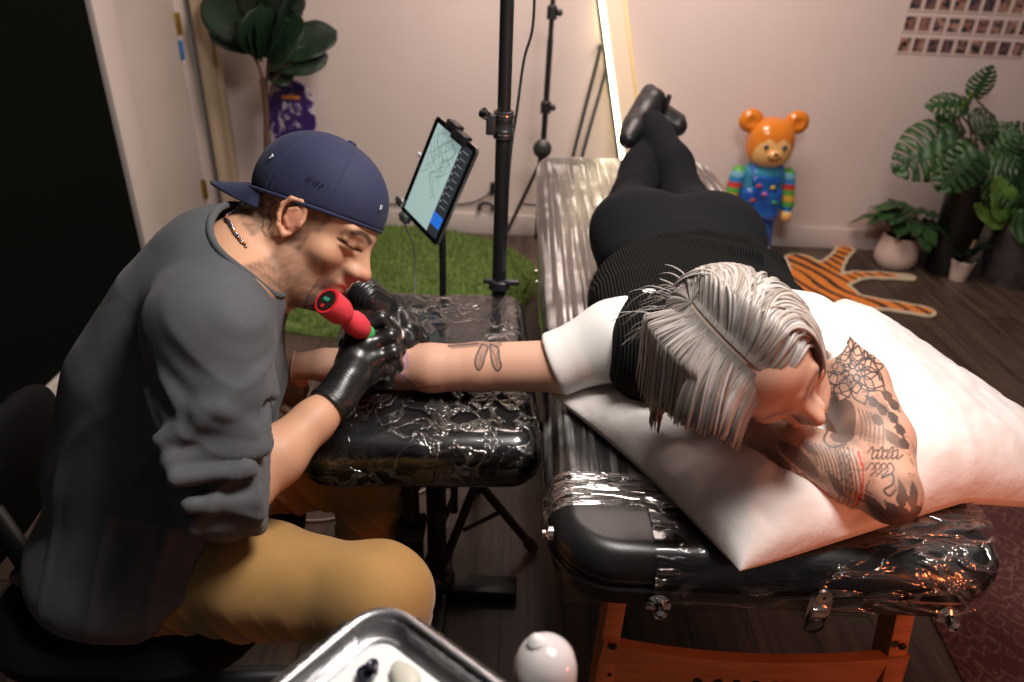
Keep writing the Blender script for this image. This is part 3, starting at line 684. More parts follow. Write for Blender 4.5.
# two dark rods of a folded stand leaning at the wall
for i, (a, b) in enumerate((((600, 50), (572, 160)), ((606, 70), (581, 160)))):
    A_ = aty(*a, YW-.02-.0*i); B_ = aty(*b, 3.40-.02*i); E_ = B_+(B_-A_)*(B_[2]-.008)/(A_[2]-B_[2]); T_ = A_+(A_-B_)*0.25; T_[1] = min(T_[1], YW-.012)
    o = MB().tube([E_, A_, ], .0085, 12).tube([A_, A_+nrm(A_-E_)*.02], .011, 12).tube([E_, E_+nrm(A_-E_)*.05], .012, 12).build('folded_stand_rod', black_metal)
    tag(o, ('left' if i == 0 else 'right')+' one of two slim black rods leaning on the back wall beside the light bar', 'rod', 'black rods leaning on the wall')
# ================================================================== LEANING LIGHT BAR / MIRROR EDGE
Yp = 3.28; b0 = None
def solve_x(y, x0=598., k=.1335): return x0+k*y
best = None
for y in np.arange(150, 330, .5):
    p = at(solve_x(y), y, 0)
    if abs(p[1]-Yp) < .02: best = p; break
base_l = best if best is not None else at(632, 258, 0)
tp_l = aty(solve_x(-12), -12, YW-.03)
dirp = nrm(tp_l-base_l); top_l = base_l+dirp*((1.95-0)/dirp[2]) if False else tp_l+dirp*.06
lb = thing('light_bar', base_l, 'tall slim lit panel with cream frame leaning on the back wall', 'light panel')
wv = A3(.995, -.0, 0); wv = nrm(wv-dirp*np.dot(wv, dirp)); nv = nrm(np.cross(dirp, wv)); nv = nv if nv[1] < 0 else -nv
def bar(x0, x1, d0, d1, z0=0, z1=1):
    o = base_l; Ls = np.linalg.norm(top_l-base_l); P = []
    for s in (z0*Ls, z1*Ls):
        for (a, b) in ((x0, d0), (x1, d0), (x1, d1), (x0, d1)): P.append(o+dirp*s+wv*a+nv*b+A3(0, 0, .004))
    return P, [(0, 1, 2, 3), (7, 6, 5, 4), (0, 4, 5, 1), (1, 5, 6, 2), (2, 6, 7, 3), (3, 7, 4, 0)]
cream = mat('cream_frame', (.80, .66, .48), .45)
MB().add(*bar(-.010, .0, -.02, .026)).build('edge', black_plastic, lb)
MB().add(*bar(.022, .105, -.02, .022)).build('frame', cream, lb)
MB().add(*bar(.105, .118, -.02, .030)).build('edge_trim', mat('gold_trim', (.75, .55, .25), .4, .3), lb)
glow = mat('lit_diffuser', (1.0, .86, .55), .5, emit=8.0)
MB().add(*bar(.0, .022, -.02, .024)).build('lit_strip', glow, lb)
# wall cable and plug
cp = [aty(380, 204, YW-.012), aty(440, 205, YW-.012), aty(470, 203, YW-.012), aty(486, 196, YW-.02), aty(493, 188, YW-.015)]
tag(MB().tube(bez(cp, 40), .004, 6).tube([aty(493, 193, YW-.012), aty(493, 183, YW-.02)], .014, 8).build('wall_cable', rubber), 'dark cable running along the back wall to a plug', 'cable')
c = aty(486, 207, YW-.03); tag(MB().tube([c+A3(.035*math.cos(a), 0, .02*math.sin(a)) for a in np.linspace(-.2, 3.4, 20)], .009, 8).ball(c+A3(.036, 0, -.006), .014, 6).ball(c+A3(-.034, 0, -.006), .014, 6).build('headset', black_plastic), 'small black curved headset lying on the baseboard by the plug', 'headset')
# ================================================================== TABLET ON ITS STAND
best = None
for ta in np.linspace(1.60, 1.85, 60):
    for tb_ in np.linspace(1.45, 1.74, 80):
        a_, b_, c_2 = att(437, 115, 1.74), att(400, 209, ta), att(473, 161, tb_); u_, v_ = b_-a_, c_2-a_
        er = abs(np.dot(u_, v_))/(np.linalg.norm(u_)*np.linalg.norm(v_))+abs(np.linalg.norm(v_)/np.linalg.norm(u_)-.72)
        if best is None or er < best[0]: best = (er, a_, b_, c_2)
print('tablet', best[0]); TL, BL, TR = best[1:]; A_ = BL-TL; h = np.linalg.norm(A_); A_ = A_/h
Sx = TR-TL; Sx = Sx-A_*np.dot(Sx, A_); wd = np.linalg.norm(Sx); Sx /= wd; Nn = np.cross(A_, Sx)
if np.dot(Nn, EYE-TL) < 0: Nn = -Nn
tb = thing('tablet', TL, 'tablet showing a line drawing, clamped upright behind the armrest', 'tablet')
def quad(u0_, u1_, v0_, v1_, d0, d1):
    P = [TL+Sx*a*wd+A_*b*h+Nn*d for d in (d0, d1) for (a, b) in ((u0_, v0_), (u1_, v0_), (u1_, v1_), (u0_, v1_))]
    return P, [(3, 2, 1, 0), (4, 5, 6, 7), (0, 1, 5, 4), (1, 2, 6, 5), (2, 3, 7, 6), (3, 0, 4, 7)]
def tplate(u0_, u1_, v0_, v1_, d0, d1, rad=.012):
    P = []; n = 6
    for d in (d0, d1):
        for (cu, cv, a0) in ((u1_*wd-rad, v1_*h-rad, 0), (u0_*wd+rad, v1_*h-rad, 90), (u0_*wd+rad, v0_*h+rad, 180), (u1_*wd-rad, v0_*h+rad, 270)):
            for k in range(n+1):
                a = math.radians(a0+90*k/n); P.append(TL+Sx*(cu+rad*math.cos(a))+A_*(cv+rad*math.sin(a))+Nn*d)
    m = len(P)//2; return P, [tuple(range(m)), tuple(range(2*m-1, m-1, -1))]+[(k, (k+1) % m, m+(k+1) % m, m+k) for k in range(m)]
MB().add(*tplate(0, 1, 0, 1, -.007, 0)).build('case', mat('silver_case', (.55, .52, .50), .3, .9), tb)
MB().add(*tplate(.01, .99, .005, .995, 0, .0008)).build('bezel', mat('black_glass', (.008, .008, .01), .1), tb)
scr = MB().add(*quad(.09, .70, .05, .95, .0008, .0012)).build('screen', mat('lit_screen_canvas', (.42, .58, .56), .15, emit=.55), tb, smooth=False)
MB().add(*quad(.70, .93, .05, .95, .0008, .0013)).build('side_menu', mat('lit_screen_menu', (.035, .04, .05), .15, emit=.5), scr, smooth=False)
MB().add(*quad(.70, .92, .74, .86, .0013, .0017)).build('menu_highlight', mat('lit_screen_blue', (.02, .13, .55), .15, emit=.9), scr, smooth=False)
mb = MB()
for i in range(9): mb.add(*quad(.76, .88, .10+.07*i, .105+.07*i, .0013, .0017))
for i in range(8): mb.add(*quad(.72, .74, .12+.07*i, .14+.07*i, .0013, .0017))
mb.build('menu_line', mat('lit_screen_text', (.35, .38, .4), .3, emit=.4), scr, smooth=False)
dm = mat('screen_drawing_line', (.12, .17, .18), .3, emit=.1); mb = MB()
for i in range(16):
    c = A3(.20+.40*rng.rand(), .16+.40*rng.rand(), 0); pts = []
    for k in range(9): pts.append(c+A3(.10*math.sin(k*.7+i), .035*k-.12+.015*math.cos(k*1.3+2*i), 0))
    mb.tube([TL+Sx*np.clip(q[0], .11, .68)*wd+A_*np.clip(q[1], .07, .9)*h+Nn*.0014 for q in pts], .00045, 5)
mb.build('drawing', dm, scr)
ts = thing('tablet_stand', at(441, 500, 0), 'slim black stand with clamps holding the tablet', 'tablet stand')
pt = at(441, 500, 0); Yt = aty(443, 292, 1.72)
cb = TL+Sx*wd*.55+A_*h*.55-Nn*.03
MB().tube([(Yt[0], 1.72, .012), (Yt[0], 1.72, .80), ], .009, 12).tube([(Yt[0], 1.72, .80), cb], .006, 10).build('pole', black_metal, ts)
MB().lathe([(.0, .016), (.12, .014), (.13, .004), (.13, 0), (0, 0)], (Yt[0], 1.72, 0), n=32).build('base', black_metal, ts)
def clampbox(u, v, su=.03, sv=.025):
    P = TL+Sx*wd*u+A_*h*v
    Mx = Matrix(np.stack([Sx, A_, Nn], 1).tolist()); return P, Mx
for (u_, v_, sx, sv) in ((.42, -.02, .045, .022), (.62, .02, .055, .026)):
    P, Mx = clampbox(u_, v_); MB().box(P+Nn*.0, (sx, sv, .026), M=Mx, bev=.005).build('clamp', black_plastic, ts)
for (u_, v_) in ((-.02, .93), (.18, 1.03)):
    P, Mx = clampbox(u_, v_); MB().box(P, (.028, .022, .022), M=Mx, bev=.005).lathe([(.007, 0), (.0085, .004), (.0085, .02), (.003, .024)], P, -Sx, 14).build('clamp_jaw', mat('satin_grey_clamp', (.30, .30, .31), .3, .8), ts)
MB().tube([TL+Sx*wd*.5+A_*h*.02-Nn*.015, cb], .006, 8).tube([TL+Sx*wd*.1+A_*h*.98-Nn*.012, cb], .006, 8).build('arm', black_metal, ts)
P0, _ = clampbox(.1, 1.05); cp = [P0, aty(414, 250, P0[1]+.0), aty(415, 300, P0[1]-.005), aty(417, 330, P0[1])-A3(0, 0, .2)]
tag(MB().tube(bez(cp, 24), .0022, 8).build('charging_cable', mat('white_cable', (.6, .58, .56), .5)), 'thin white charging cable hanging from the tablet', 'cable')
MB().tube([TL-Sx*.0+A_*h*.42-Nn*.004, TL+A_*h*.42-Sx*.012], .0055, 8).build('side_button', mat('white_plastic', (.6, .6, .6), .4), tb)
# white floor cable seen under the armrest
cp = [at(255, 528, .004), at(293, 521, .004), at(331, 519, .004), at(400, 500, .004), at(470, 470, .004)]
tag(MB().tube(bez(cp, 30), .0035, 8).build('floor_cable', mat('white_floor_cable', (.6, .56, .52), .5)), 'white cable lying on the floor under the armrest', 'cable')
# ================================================================== FOREGROUND CART, TRAY AND BOTTLE
cz = .766
ct = thing('instrument_cart', (-.09, .20, 0), 'black metal instrument cart below the steel tray', 'cart')
MB().box((-.06, .16, cz-.0125), (.56, .42, .025), bev=.006).build('top', black_metal, ct)
for sx in (-.31, .19):
    for sy in (-.02, .34): MB().tube([(sx, sy, .03), (sx, sy, cz-.02)], .012, 12).ball((sx, sy, .025), .025, 8).build('leg', black_metal, ct)
MB().box((-.06, .16, .25), (.50, .36, .02), bev=.005).build('shelf', black_metal, ct); MB().box((.07, .29, .691), (.24, .36, .018), bev=.005).build('side_shelf', black_metal, ct)
# tray: corner points away from the camera
zr = .79; c0 = at(382, 594, zr); eL = at(275, 682, zr); eR = at(512, 684, zr)
dl = nrm(eL-c0); dr_ = nrm(eR-c0); dr_ = nrm(dr_-dl*np.dot(dr_, dl)) ; print('tray angle', math.degrees(math.acos(np.dot(nrm(eL-c0), nrm(eR-c0)))))
LT, WT = .38, .28
def traypt(a, b, z): return A3(c0[0]+dl[0]*a+dr_[0]*b, c0[1]+dl[1]*a+dr_[1]*b, z)
def troring(ins, z, rad):
    P = []; n = 8
    for (ca, cb_, a0) in ((LT-ins-rad, WT-ins-rad, 0), (ins+rad, WT-ins-rad, 90), (ins+rad, ins+rad, 180), (LT-ins-rad, ins+rad, 270)):
        for k in range(n+1):
            a = math.radians(a0+90*k/n); P.append(traypt(ca+rad*math.cos(a), cb_+rad*math.sin(a), z))
    return P
rings = [troring(.022, cz+.003, .02), troring(.016, cz+.001, .024), troring(.010, zr-.006, .03), troring(.006, zr-.001, .034), troring(.0, zr, .04), troring(-.002, zr-.003, .042), troring(.004, zr-.004, .036), troring(.012, cz-.0005, .026), troring(.02, cz-.0005, .02)]
V = sum(rings, []); m_ = len(rings[0]); Fc = [tuple(range(m_-1, -1, -1))]+[(i*m_+k, i*m_+(k+1) % m_, (i+1)*m_+(k+1) % m_, (i+1)*m_+k) for i in range(len(rings)-1) for k in range(m_)]+[tuple(range((len(rings)-1)*m_, len(rings)*m_))]
tr = MB().add(V, Fc).build('steel_tray', steel, auto=False); tag(tr, 'shallow rectangular steel tray lined with white paper in the foreground', 'tray')
# film pulled over the rim
V = []; 
for t in np.linspace(0, 1, 60):
    for (ins, z) in ((.020, cz+.012), (.012, zr-.010), (.005, zr+.001), (-.002, zr+.0015), (-.004, zr-.008)):
        V.append(traypt(.0+ins, .045+(WT-.09)*t, z+.001*rng.rand()))
V2 = []
for t in np.linspace(0, 1, 60):
    for (ins, z) in ((.020, cz+.012), (.012, zr-.010), (.005, zr+.001), (-.002, zr+.0015), (-.004, zr-.008)):
        V2.append(traypt(.045+(LT-.09)*t, ins, z+.001*rng.rand()))
Fc = [(i*5+k, i*5+k+1, i*5+5+k+1, i*5+5+k) for i in range(59) for k in range(4)]
MB().add(V, Fc).add(V2, Fc).build('film', wrap_cross, tr, auto=False)
P = troring(.027, cz+.0045, .018); P2 = troring(.027, cz+.006, .018); m_ = len(P)
o = MB().add(P+P2, [tuple(range(m_-1, -1, -1)), tuple(range(m_, 2*m_))]+[(k, (k+1) % m_, m_+(k+1) % m_, m_+k) for k in range(m_)]).build('tray_liner', mat('white_absorbent_paper', (.88, .88, .87), .8, bump=.3, bscale=300, bdist=.001), smooth=False)
tag(o, 'white absorbent paper lining the steel tray', 'paper liner')
o = MB().lathe([(0, .0), (.008, 0), (.0095, .006), (.0075, .007), (.006, .003), (0, .003)], at(367, 676, cz+.008), n=18).lathe([(0, .0), (.005, 0), (.006, .012), (.004, .013), (0, .011)], at(373, 672, cz+.008), n=14).build('ink_cap', mat('dark_ink_cap', (.02, .02, .035), .25))
tag(o, 'small dark ink cap standing on the paper in the tray', 'ink cap')
bm_ = mat('milky_plastic', (.72, .72, .70), .3, trans=.5, ior=1.3)
G = SDF(at(405, 668, cz)-.04, at(405, 668, cz)+.04, .0015); c = at(403, 674, cz+.013); G.ell(c, (.016, .010, .005), frame((.7, .6, .1), (0, 0, 1)), 0); G.ell(c+A3(.006, -.008, 0), (.012, .012, .006), None, .008)
V, Q = G.surf(2); tag(mesh('cotton_pad', V, Q, mat('off_white_pad', (.62, .60, .52), .5)), 'crumpled off white pad lying on the paper in the tray', 'pad')
bc = att(546, 660, .665); bz = .70
tz = 0; bt = thing('squeeze_bottle', (bc[0], bc[1], bz), 'translucent white squeeze bottle with rounded shoulder beside the tray', 'bottle')
tz = att(546, 634, .665)[2]
hh = tz-bz; q_ = A3(bc[0]-c0[0], bc[1]-c0[1], 0); print('bottle', bc, hh, 'in tray frame', q_@dl, q_@dr_, LT, WT, np.linalg.norm(eR-c0))
MB().lathe([(0, 0), (.026, 0), (.0295, .004), (.0298, hh*.66), (.0290, hh*.77), (.0255, hh*.88), (.019, hh*.95), (.012, hh*.985), (.0, hh)], (bc[0], bc[1], bz), n=40).build('body', mat('translucent_bottle_plastic', (.88, .80, .81), .15, trans=.30, ior=1.4, sss=.1), bt, auto=False)
MB().lathe([(.008, 0), (.0085, .004), (.006, .007), (.003, .010), (0, .0105)], (bc[0]-.009, bc[1]+.004, tz-.004), axis=(-.2, .1, 1), n=20).build('nozzle', mat('white_nozzle', (.8, .77, .76), .3), bt)
# ================================================================== TASK CHAIR
chair_fabric = mat('black_chair_fabric', (.004, .004, .0045), .85, spec=.2, bump=.4, bscale=350, bdist=.001)
sc = A3(-.60, .88, 0)
chr_ = thing('task_chair', (sc[0], sc[1], 0), 'black task chair the tattooing man sits on', 'chair')
V, Fc = slab(A3(-.60, .92, 0), .44, .48, .14, [(.16, .435), (.10, .437), (.05, .432), (.02, .42), (.0, .40), (.0, .375), (.02, .362), (.06, .36)]); MB().add(V, Fc).build('seat', chair_fabric, chr_)
# backrest: curved shield shape at the left
b_tl = att(-40, 400, 1.22); 
G = SDF((-1.3, .5, .35), (-.6, 1.4, 1.0), .008)
bcn = att(0, 492, 1.30); bn = nrm(A3(.93, .05, -.22)); fr = frame(bn, (0, 0, 1))
G.ell(bcn, (.20, .030, .175), fr, 0, p=2.6)
V, Q = G.surf(2); mesh('backrest', V, Q, chair_fabric, chr_)
j0 = att(2, 525, 1.25); j1 = att(44, 588, 1.17); j2 = A3(sc[0]-.10, sc[1], .35)
MB().tube([bcn+A3(-.03, 0, -.04), j0+A3(-.03, .02, .04), j0, j1, j2], [.012, .016, .018, .018, .016], 12).box((j1+j0)/2+(j1-j0)*.35, (.045, .04, .07), bev=.01, ry=-.6).build('back_bar', black_plastic, chr_)
MB().tube([(sc[0], sc[1], .10), (sc[0], sc[1], .36)], .022, 16).tube([(sc[0], sc[1], .08), (sc[0], sc[1], .22)], .030, 16).build('gas_column', black_metal, chr_)
MB().box((sc[0], sc[1], .355), (.22, .18, .03), bev=.008).build('seat_plate', black_metal, chr_)
cc = at(290, 545, .03); a0 = math.atan2(cc[1]-sc[1], cc[0]-sc[0])
for k in range(5):
    a = a0+k*2*math.pi/5; e = A3(sc[0]+.33*math.cos(a), sc[1]+.33*math.sin(a), .075)
    sp = MB().tube([(sc[0], sc[1], .11), ((sc[0]+e[0])/2, (sc[1]+e[1])/2, .10), e], [.028, .022, .015], 12).build('base_spoke', black_plastic, chr_)
    ax = A3(-math.sin(a), math.cos(a), 0)
    MB().lathe([(0, -.022), (.024, -.022), (.0275, -.016), (.0275, -.004), (.012, -.003), (.012, .003), (.0275, .004), (.0275, .016), (.024, .022), (0, .022)], e-A3(0, 0, .047), ax, 22).tube([e-A3(0, 0, .03), e+A3(0, 0, .012)], .007, 8).build('caster', rubber, sp)
# ================================================================== PLANTS AND BACKGROUND OBJECTS
leafm = mat('glossy_green_leaf', (.014, .048, .014), .42, col2=(.035, .10, .025), cscale=9, bump=.3, bscale=40, bdist=.002)
leafd = mat('dark_green_leaf', (.006, .020, .010), .50, col2=(.012, .036, .015), cscale=7)
leafy = mat('yellow_green_leaf', (.16, .27, .05), .4, col2=(.10, .22, .04), cscale=9)
stemm = mat('green_brown_stem', (.10, .09, .03), .5)
potw = mat('white_ceramic_pot', (.66, .52, .46), .4)
potb = mat('black_pot_glaze', (.008, .008, .008), .35)
soil = mat('dark_potting_soil', (.03, .018, .012), .9, bump=.8, bscale=120, bdist=.006)
def leafmesh(mb, base, d, up, L, W, kind='plain', bend=.25, fold=.12, n=16):
    """a leaf from base along d; up is its upper side"""
    d = nrm(d); sd = nrm(np.cross(d, up)); up = np.cross(sd, d); V = []; Fc = []
    def half(t):
        if kind == 'fiddle': return W*.5*(math.sin(math.pi*min(1, t*.97+.03))**.55)*(.62+.5*t)*(1.0)
        if kind == 'heart': return W*.5*(math.sin(math.pi*(t*.93+.07)**.62)**.8)
        return W*.5*math.sin(math.pi*(t*.96+.03)**.85)**.8
    if kind == 'monstera':
        nn, ms = 30, 8
        for i in range(nn+1):
            t = i/nn; h = W*.5*(math.sin(math.pi*min(1, (t*.95+.05))**.72)**.62)
            for j in range(-ms, ms+1):
                q = abs(j)/ms; sx_ = j/ms*h; tt = t-.16*q*(1-t)**2+.10*q*q
                V.append(base+d*(tt*L)*(1-.10*bend)+sd*sx_+up*(-bend*L*tt*tt+fold*abs(sx_)*1.2-.9*sx_*sx_/max(W, .01)+.004*math.sin(t*30+j)))
        w = 2*ms+1
        for i in range(nn):
            for j in range(w-1):
                q = min(abs(j-ms), abs(j+1-ms)); cut = (i % 4 == (1 if j < ms else 3)) and q >= 2 and 2 < i < nn-2
                if not cut: Fc.append((i*w+j, i*w+j+1, (i+1)*w+j+1, (i+1)*w+j))
    else:
        ms = 4
        for i in range(n+1):
            t = i/n; h = half(t)
            for j in range(-ms, ms+1):
                s = j/ms*h; rp = .012*L*math.sin(t*22+j)*(abs(j)/ms)**2 if kind == 'fiddle' else .004*math.sin(t*14)
                V.append(base+d*(t*L)*(1-.10*bend)+sd*s+up*(-bend*L*t*t+fold*abs(s)*1.5+rp))
        w = 2*ms+1
        for i in range(n):
            for j in range(w-1): Fc.append((i*w+j, i*w+j+1, (i+1)*w+j+1, (i+1)*w+j))
    mb.add(V, Fc)
def thick(o, t=.0012):
    s = o.modifiers.new('thickness', 'SOLIDIFY'); s.thickness = t; s.offset = 0; return o
# ---- fiddle leaf fig, top left
Yf = 3.28
fb = at(268, 262, 0); fx = aty(268, 150, Yf)
pl = thing('fiddle_leaf_fig', (fx[0]+.02, Yf, 0), 'dark fiddle leaf fig with upswept leaves in the far left corner', 'potted plant')
MB().lathe([(0, .0), (.10, 0), (.135, .24), (.14, .25), (.128, .25), (.12, .21), (0, .21)], (fx[0]+.03, Yf, 0), n=32).build('pot', potb, pl)
MB().lathe([(0, .215), (.12, .215)], (fx[0]+.03, Yf, 0), n=32).build('soil', soil, pl)
trunk = [A3(fx[0]+.03, Yf, .20), aty(268, 165, Yf), aty(266, 110, Yf), aty(262, 78, Yf)]
mb = MB().tube(bez(trunk, 20), .012, 10)
forks = [[aty(266, 90, Yf), aty(256, 60, Yf), aty(238, 35, Yf-.03)], [aty(266, 90, Yf), aty(268, 55, Yf), aty(262, 10, Yf-.02)], [aty(270, 95, Yf), aty(276, 78, Yf), aty(290, 62, Yf)], [aty(262, 62, Yf), aty(250, 30, Yf), aty(245, -20, Yf)]]
for f in forks: mb.tube(bez(f, 12), .007, 8)
mb.build('trunk', mat('brown_woody_stem', (.11, .055, .03), .7, bump=.4, bscale=60), pl)
mb = MB()
for (bx_, by_, ex, ey, w, dy) in ((262, 70, 318, 55, 34, 0), (268, 66, 325, 28, 46, .05), (262, 62, 305, 2, 50, -.05), (258, 58, 214, 26, 30, .0), (256, 52, 210, 2, 44, -.06), (258, 48, 232, -20, 50, .0), (262, 45, 258, -25, 56, -.08), (262, 55, 282, -15, 52, .06), (264, 72, 286, 40, 44, -.10), (258, 62, 238, 32, 44, -.12), (262, 66, 266, 18, 60, -.12), (262, 40, 300, -28, 50, .02), (255, 35, 215, -10, 44, .04), (262, 78, 290, 74, 26, .02), (262, 70, 246, 10, 55, -.06), (266, 60, 292, 22, 50, -.08), (262, 40, 240, -60, 60, .0), (262, 40, 280, -60, 60, .0)):
    a = aty(bx_, by_, Yf); b = aty(ex, ey, Yf+dy); L = np.linalg.norm(b-a); leafmesh(mb, a+(b-a)*.18, b-a, nrm(A3(rng.normal(0, .9), -.6+rng.normal(0, .5), .4)), L*.95, w/225, 'fiddle', .10+.15*rng.rand(), .10)
thick(mb.build('foliage', leafd, pl, auto=False))
# ---- skateboard deck on the wall, left of centre
def deckm():
    m, nt, N, L, B = ndm('purple_printed_deck'); B.inputs['Roughness'].default_value = .2
    tc = N.new('ShaderNodeTexCoord')
    n = N.new('ShaderNodeTexNoise'); n.inputs['Scale'].default_value = 13; n.inputs['Detail'].default_value = 3; n.inputs['Distortion'].default_value = 1.2; L.new(tc.outputs['Object'], n.inputs['Vector'])
    cr = N.new('ShaderNodeValToRGB'); e = cr.color_ramp.elements; e[0].position = .42; e[0].color = (.04, .02, .14, 1); e[1].position = .60; e[1].color = (.60, .52, .62, 1)
    x = e.new(.50); x.color = (.055, .02, .17, 1); x = e.new(.56); x.color = (.18, .11, .28, 1)
    L.new(n.outputs[0], cr.inputs[0]); L.new(cr.outputs[0], B.inputs['Base Color']); return m
Yd = YW-.035; dc = aty(293, 130, Yd); dtop = aty(291, 77, Yd); hw = (aty(317, 120, Yd)[0]-aty(269, 120, Yd)[0])/2
dk = thing('skateboard_deck', (dc[0], Yd, 0), 'purple patterned skateboard deck hanging on the back wall behind the cap', 'skateboard')
V = []; ztop = dtop[2]; Lk = .80; n = 40; ws = 10
for i in range(n+1):
    t = i/n; e = min(t, 1-t)*Lk; ww = hw*(math.sqrt(max(1-max(0, 1-e/hw)**2, 0)) if e < hw else 1)
    kick = .035*max(0, 1-e/.10)**1.5
    for j in range(ws+1): s = -1+2*j/ws; V.append((dc[0]+s*max(ww, .004), Yd-kick-.006*s*s, ztop-t*Lk))
Fq = [(i*(ws+1)+j, i*(ws+1)+j+1, (i+1)*(ws+1)+j+1, (i+1)*(ws+1)+j) for i in range(n) for j in range(ws)]
o = mesh('deck', V, np.array(Fq), deckm(), dk); thick(o, .010)
z = aty(296, 97, Yd)[2]; MB().box((dc[0]+.01, Yd-.012, z), (.085, .002, .016), bev=.0005).build('print_band', mat('orange_print', (.75, .25, .06), .4), dk)
MB().box((dc[0], Yd+.022, ztop-.3), (.05, .03, .05)).build('wall_hook', black_plastic, dk)
# ---- monstera in black pot
Ym = 3.35
mc = aty(967, 205, Ym); mo = thing('monstera_plant', (mc[0], Ym, 0), 'tall monstera with split leaves in a black pot by the wall', 'potted plant')
r_ = (aty(990, 200, Ym)[0]-aty(944, 200, Ym)[0])/2; zt_ = aty(966, 176, Ym)[2]
MB().lathe([(0, 0), (r_*.8, 0), (r_*1.02, zt_), (r_*1.05, zt_+.006), (r_*.95, zt_+.006), (r_*.9, zt_-.03), (0, zt_-.03)], (mc[0], Ym, 0), n=36).build('pot', potb, mo)
MB().lathe([(0, zt_-.025), (r_*.92, zt_-.025)], (mc[0], Ym, 0), n=30).build('soil', soil, mo)
# (leaf base px, tip px, width px, depth offset, material)
ml = [((966, 104), (937, 102), 30, -.05, 0), ((974, 96), (990, 72), 24, 0, 0), ((962, 116), (975, 98), 18, -.05, 1), ((955, 135), (905, 165), 62, -.12, 0), ((962, 140), (948, 118), 44, -.06, 0), ((960, 150), (985, 175), 60, -.10, 0), ((985, 165), (1018, 160), 54, -.05, 0), ((990, 150), (1012, 130), 46, .0, 0), ((975, 150), (945, 185), 54, -.18, 0), ((1000, 145), (1040, 135), 50, .05, 0), ((990, 178), (1020, 196), 46, -.1, 0), ((972, 130), (990, 118), 40, .05, 0)]
mb = [MB(), MB()]; sb = MB(); rt = A3(mc[0], Ym, zt_-.02)
for (a, b, w, dy, k) in ml:
    A_ = aty(*a, Ym+dy); B_ = aty(*b, Ym+dy-.05); L = np.linalg.norm(B_-A_)*1.05; upv = nrm(A3(rng.normal(0, .3), -.75, .65))
    leafmesh(mb[k], A_, B_-A_, upv, L, w/225, 'monstera', .22, .12); sb.tube(bez([rt+A3(rng.normal(0, .02), 0, 0), (rt+A_)/2+A3(rng.normal(0, .03), 0, .06), A_], 10), .0045, 7)
thick(mb[0].build('foliage', leafm, mo, auto=False)); o = thick(mb[1].build('foliage', leafy, mo, auto=False)); o['label'] = 'pale yellow green young leaf'; sb.build('stems', stemm, mo)
# ---- small leafy plant in white pot
Ys = 3.30; c = aty(895, 250, Ys); r_ = (aty(915, 250, Ys)[0]-aty(875, 250, Ys)[0])/2; zt_ = aty(895, 236, Ys)[2]; c0_ = at(893, 264, 0); Ys = c0_[1]; c = c0_
sp = thing('leafy_plant', (c[0], Ys, 0), 'bushy plant with broad glossy leaves in a rounded white pot', 'potted plant')
r_ = .095; zt_ = .155
MB().lathe([(0, 0), (r_*.85, 0), (r_*1.06, .03), (r_*1.04, .07), (r_*.86, zt_), (r_*.80, zt_), (r_*.78, zt_-.02), (0, zt_-.02)], (c[0], Ys, 0), n=36).build('pot', potw, sp)
MB().lathe([(0, zt_-.015), (r_*.8, zt_-.015)], (c[0], Ys, 0), n=24).build('soil', soil, sp)
mb = MB(); sb = MB(); rt = A3(c[0], Ys, zt_-.02)
for i in range(26):
    a = i*2.399; el = .45+.9*rng.rand(); d = A3(math.cos(a)*math.cos(el), math.sin(a)*math.cos(el)*.8, math.sin(el)); b = rt+d*(.07+.07*rng.rand())+A3(0, 0, .03)
    dd = nrm(A3(d[0], d[1], d[2]*.3-.15)); leafmesh(mb, b, dd, A3(0, 0, 1), .12+.045*rng.rand(), .088, 'plain', .45, .12); sb.tube([rt, b], .0025, 6)
thick(mb.build('foliage', leafm, sp, auto=False)); sb.build('stems', stemm, sp)
# ---- little succulent pot
c = at(957, 279, 0); s3 = thing('small_plant', (c[0], c[1], 0), 'small plant in a little white pot standing between the large pots', 'potted plant')
MB().lathe([(0, 0), (.036, 0), (.050, .085), (.054, .088), (.054, .10), (.046, .10), (.044, .08), (0, .08)], (c[0], c[1], 0), n=28).build('pot', potw, s3)
MB().lathe([(0, .085), (.046, .085)], (c[0], c[1], 0), n=20).build('soil', soil, s3)
mb = MB()
for i in range(16):
    a = i*2.4; el = .5+.8*rng.rand(); d = A3(math.cos(a)*math.cos(el), math.sin(a)*math.cos(el), math.sin(el)); leafmesh(mb, A3(c[0], c[1], .085)+d*.02, d, A3(-d[0], -d[1], .8), .10+.05*rng.rand(), .035, 'plain', .2, .3, 8)
thick(mb.build('foliage', leafd, s3, auto=False)); MB().tube([(c[0]+.005, c[1], .08), (c[0]+.02, c[1], .20)], .007, 8).build('stem', mat('pale_cut_stem', (.35, .25, .15), .6), s3)
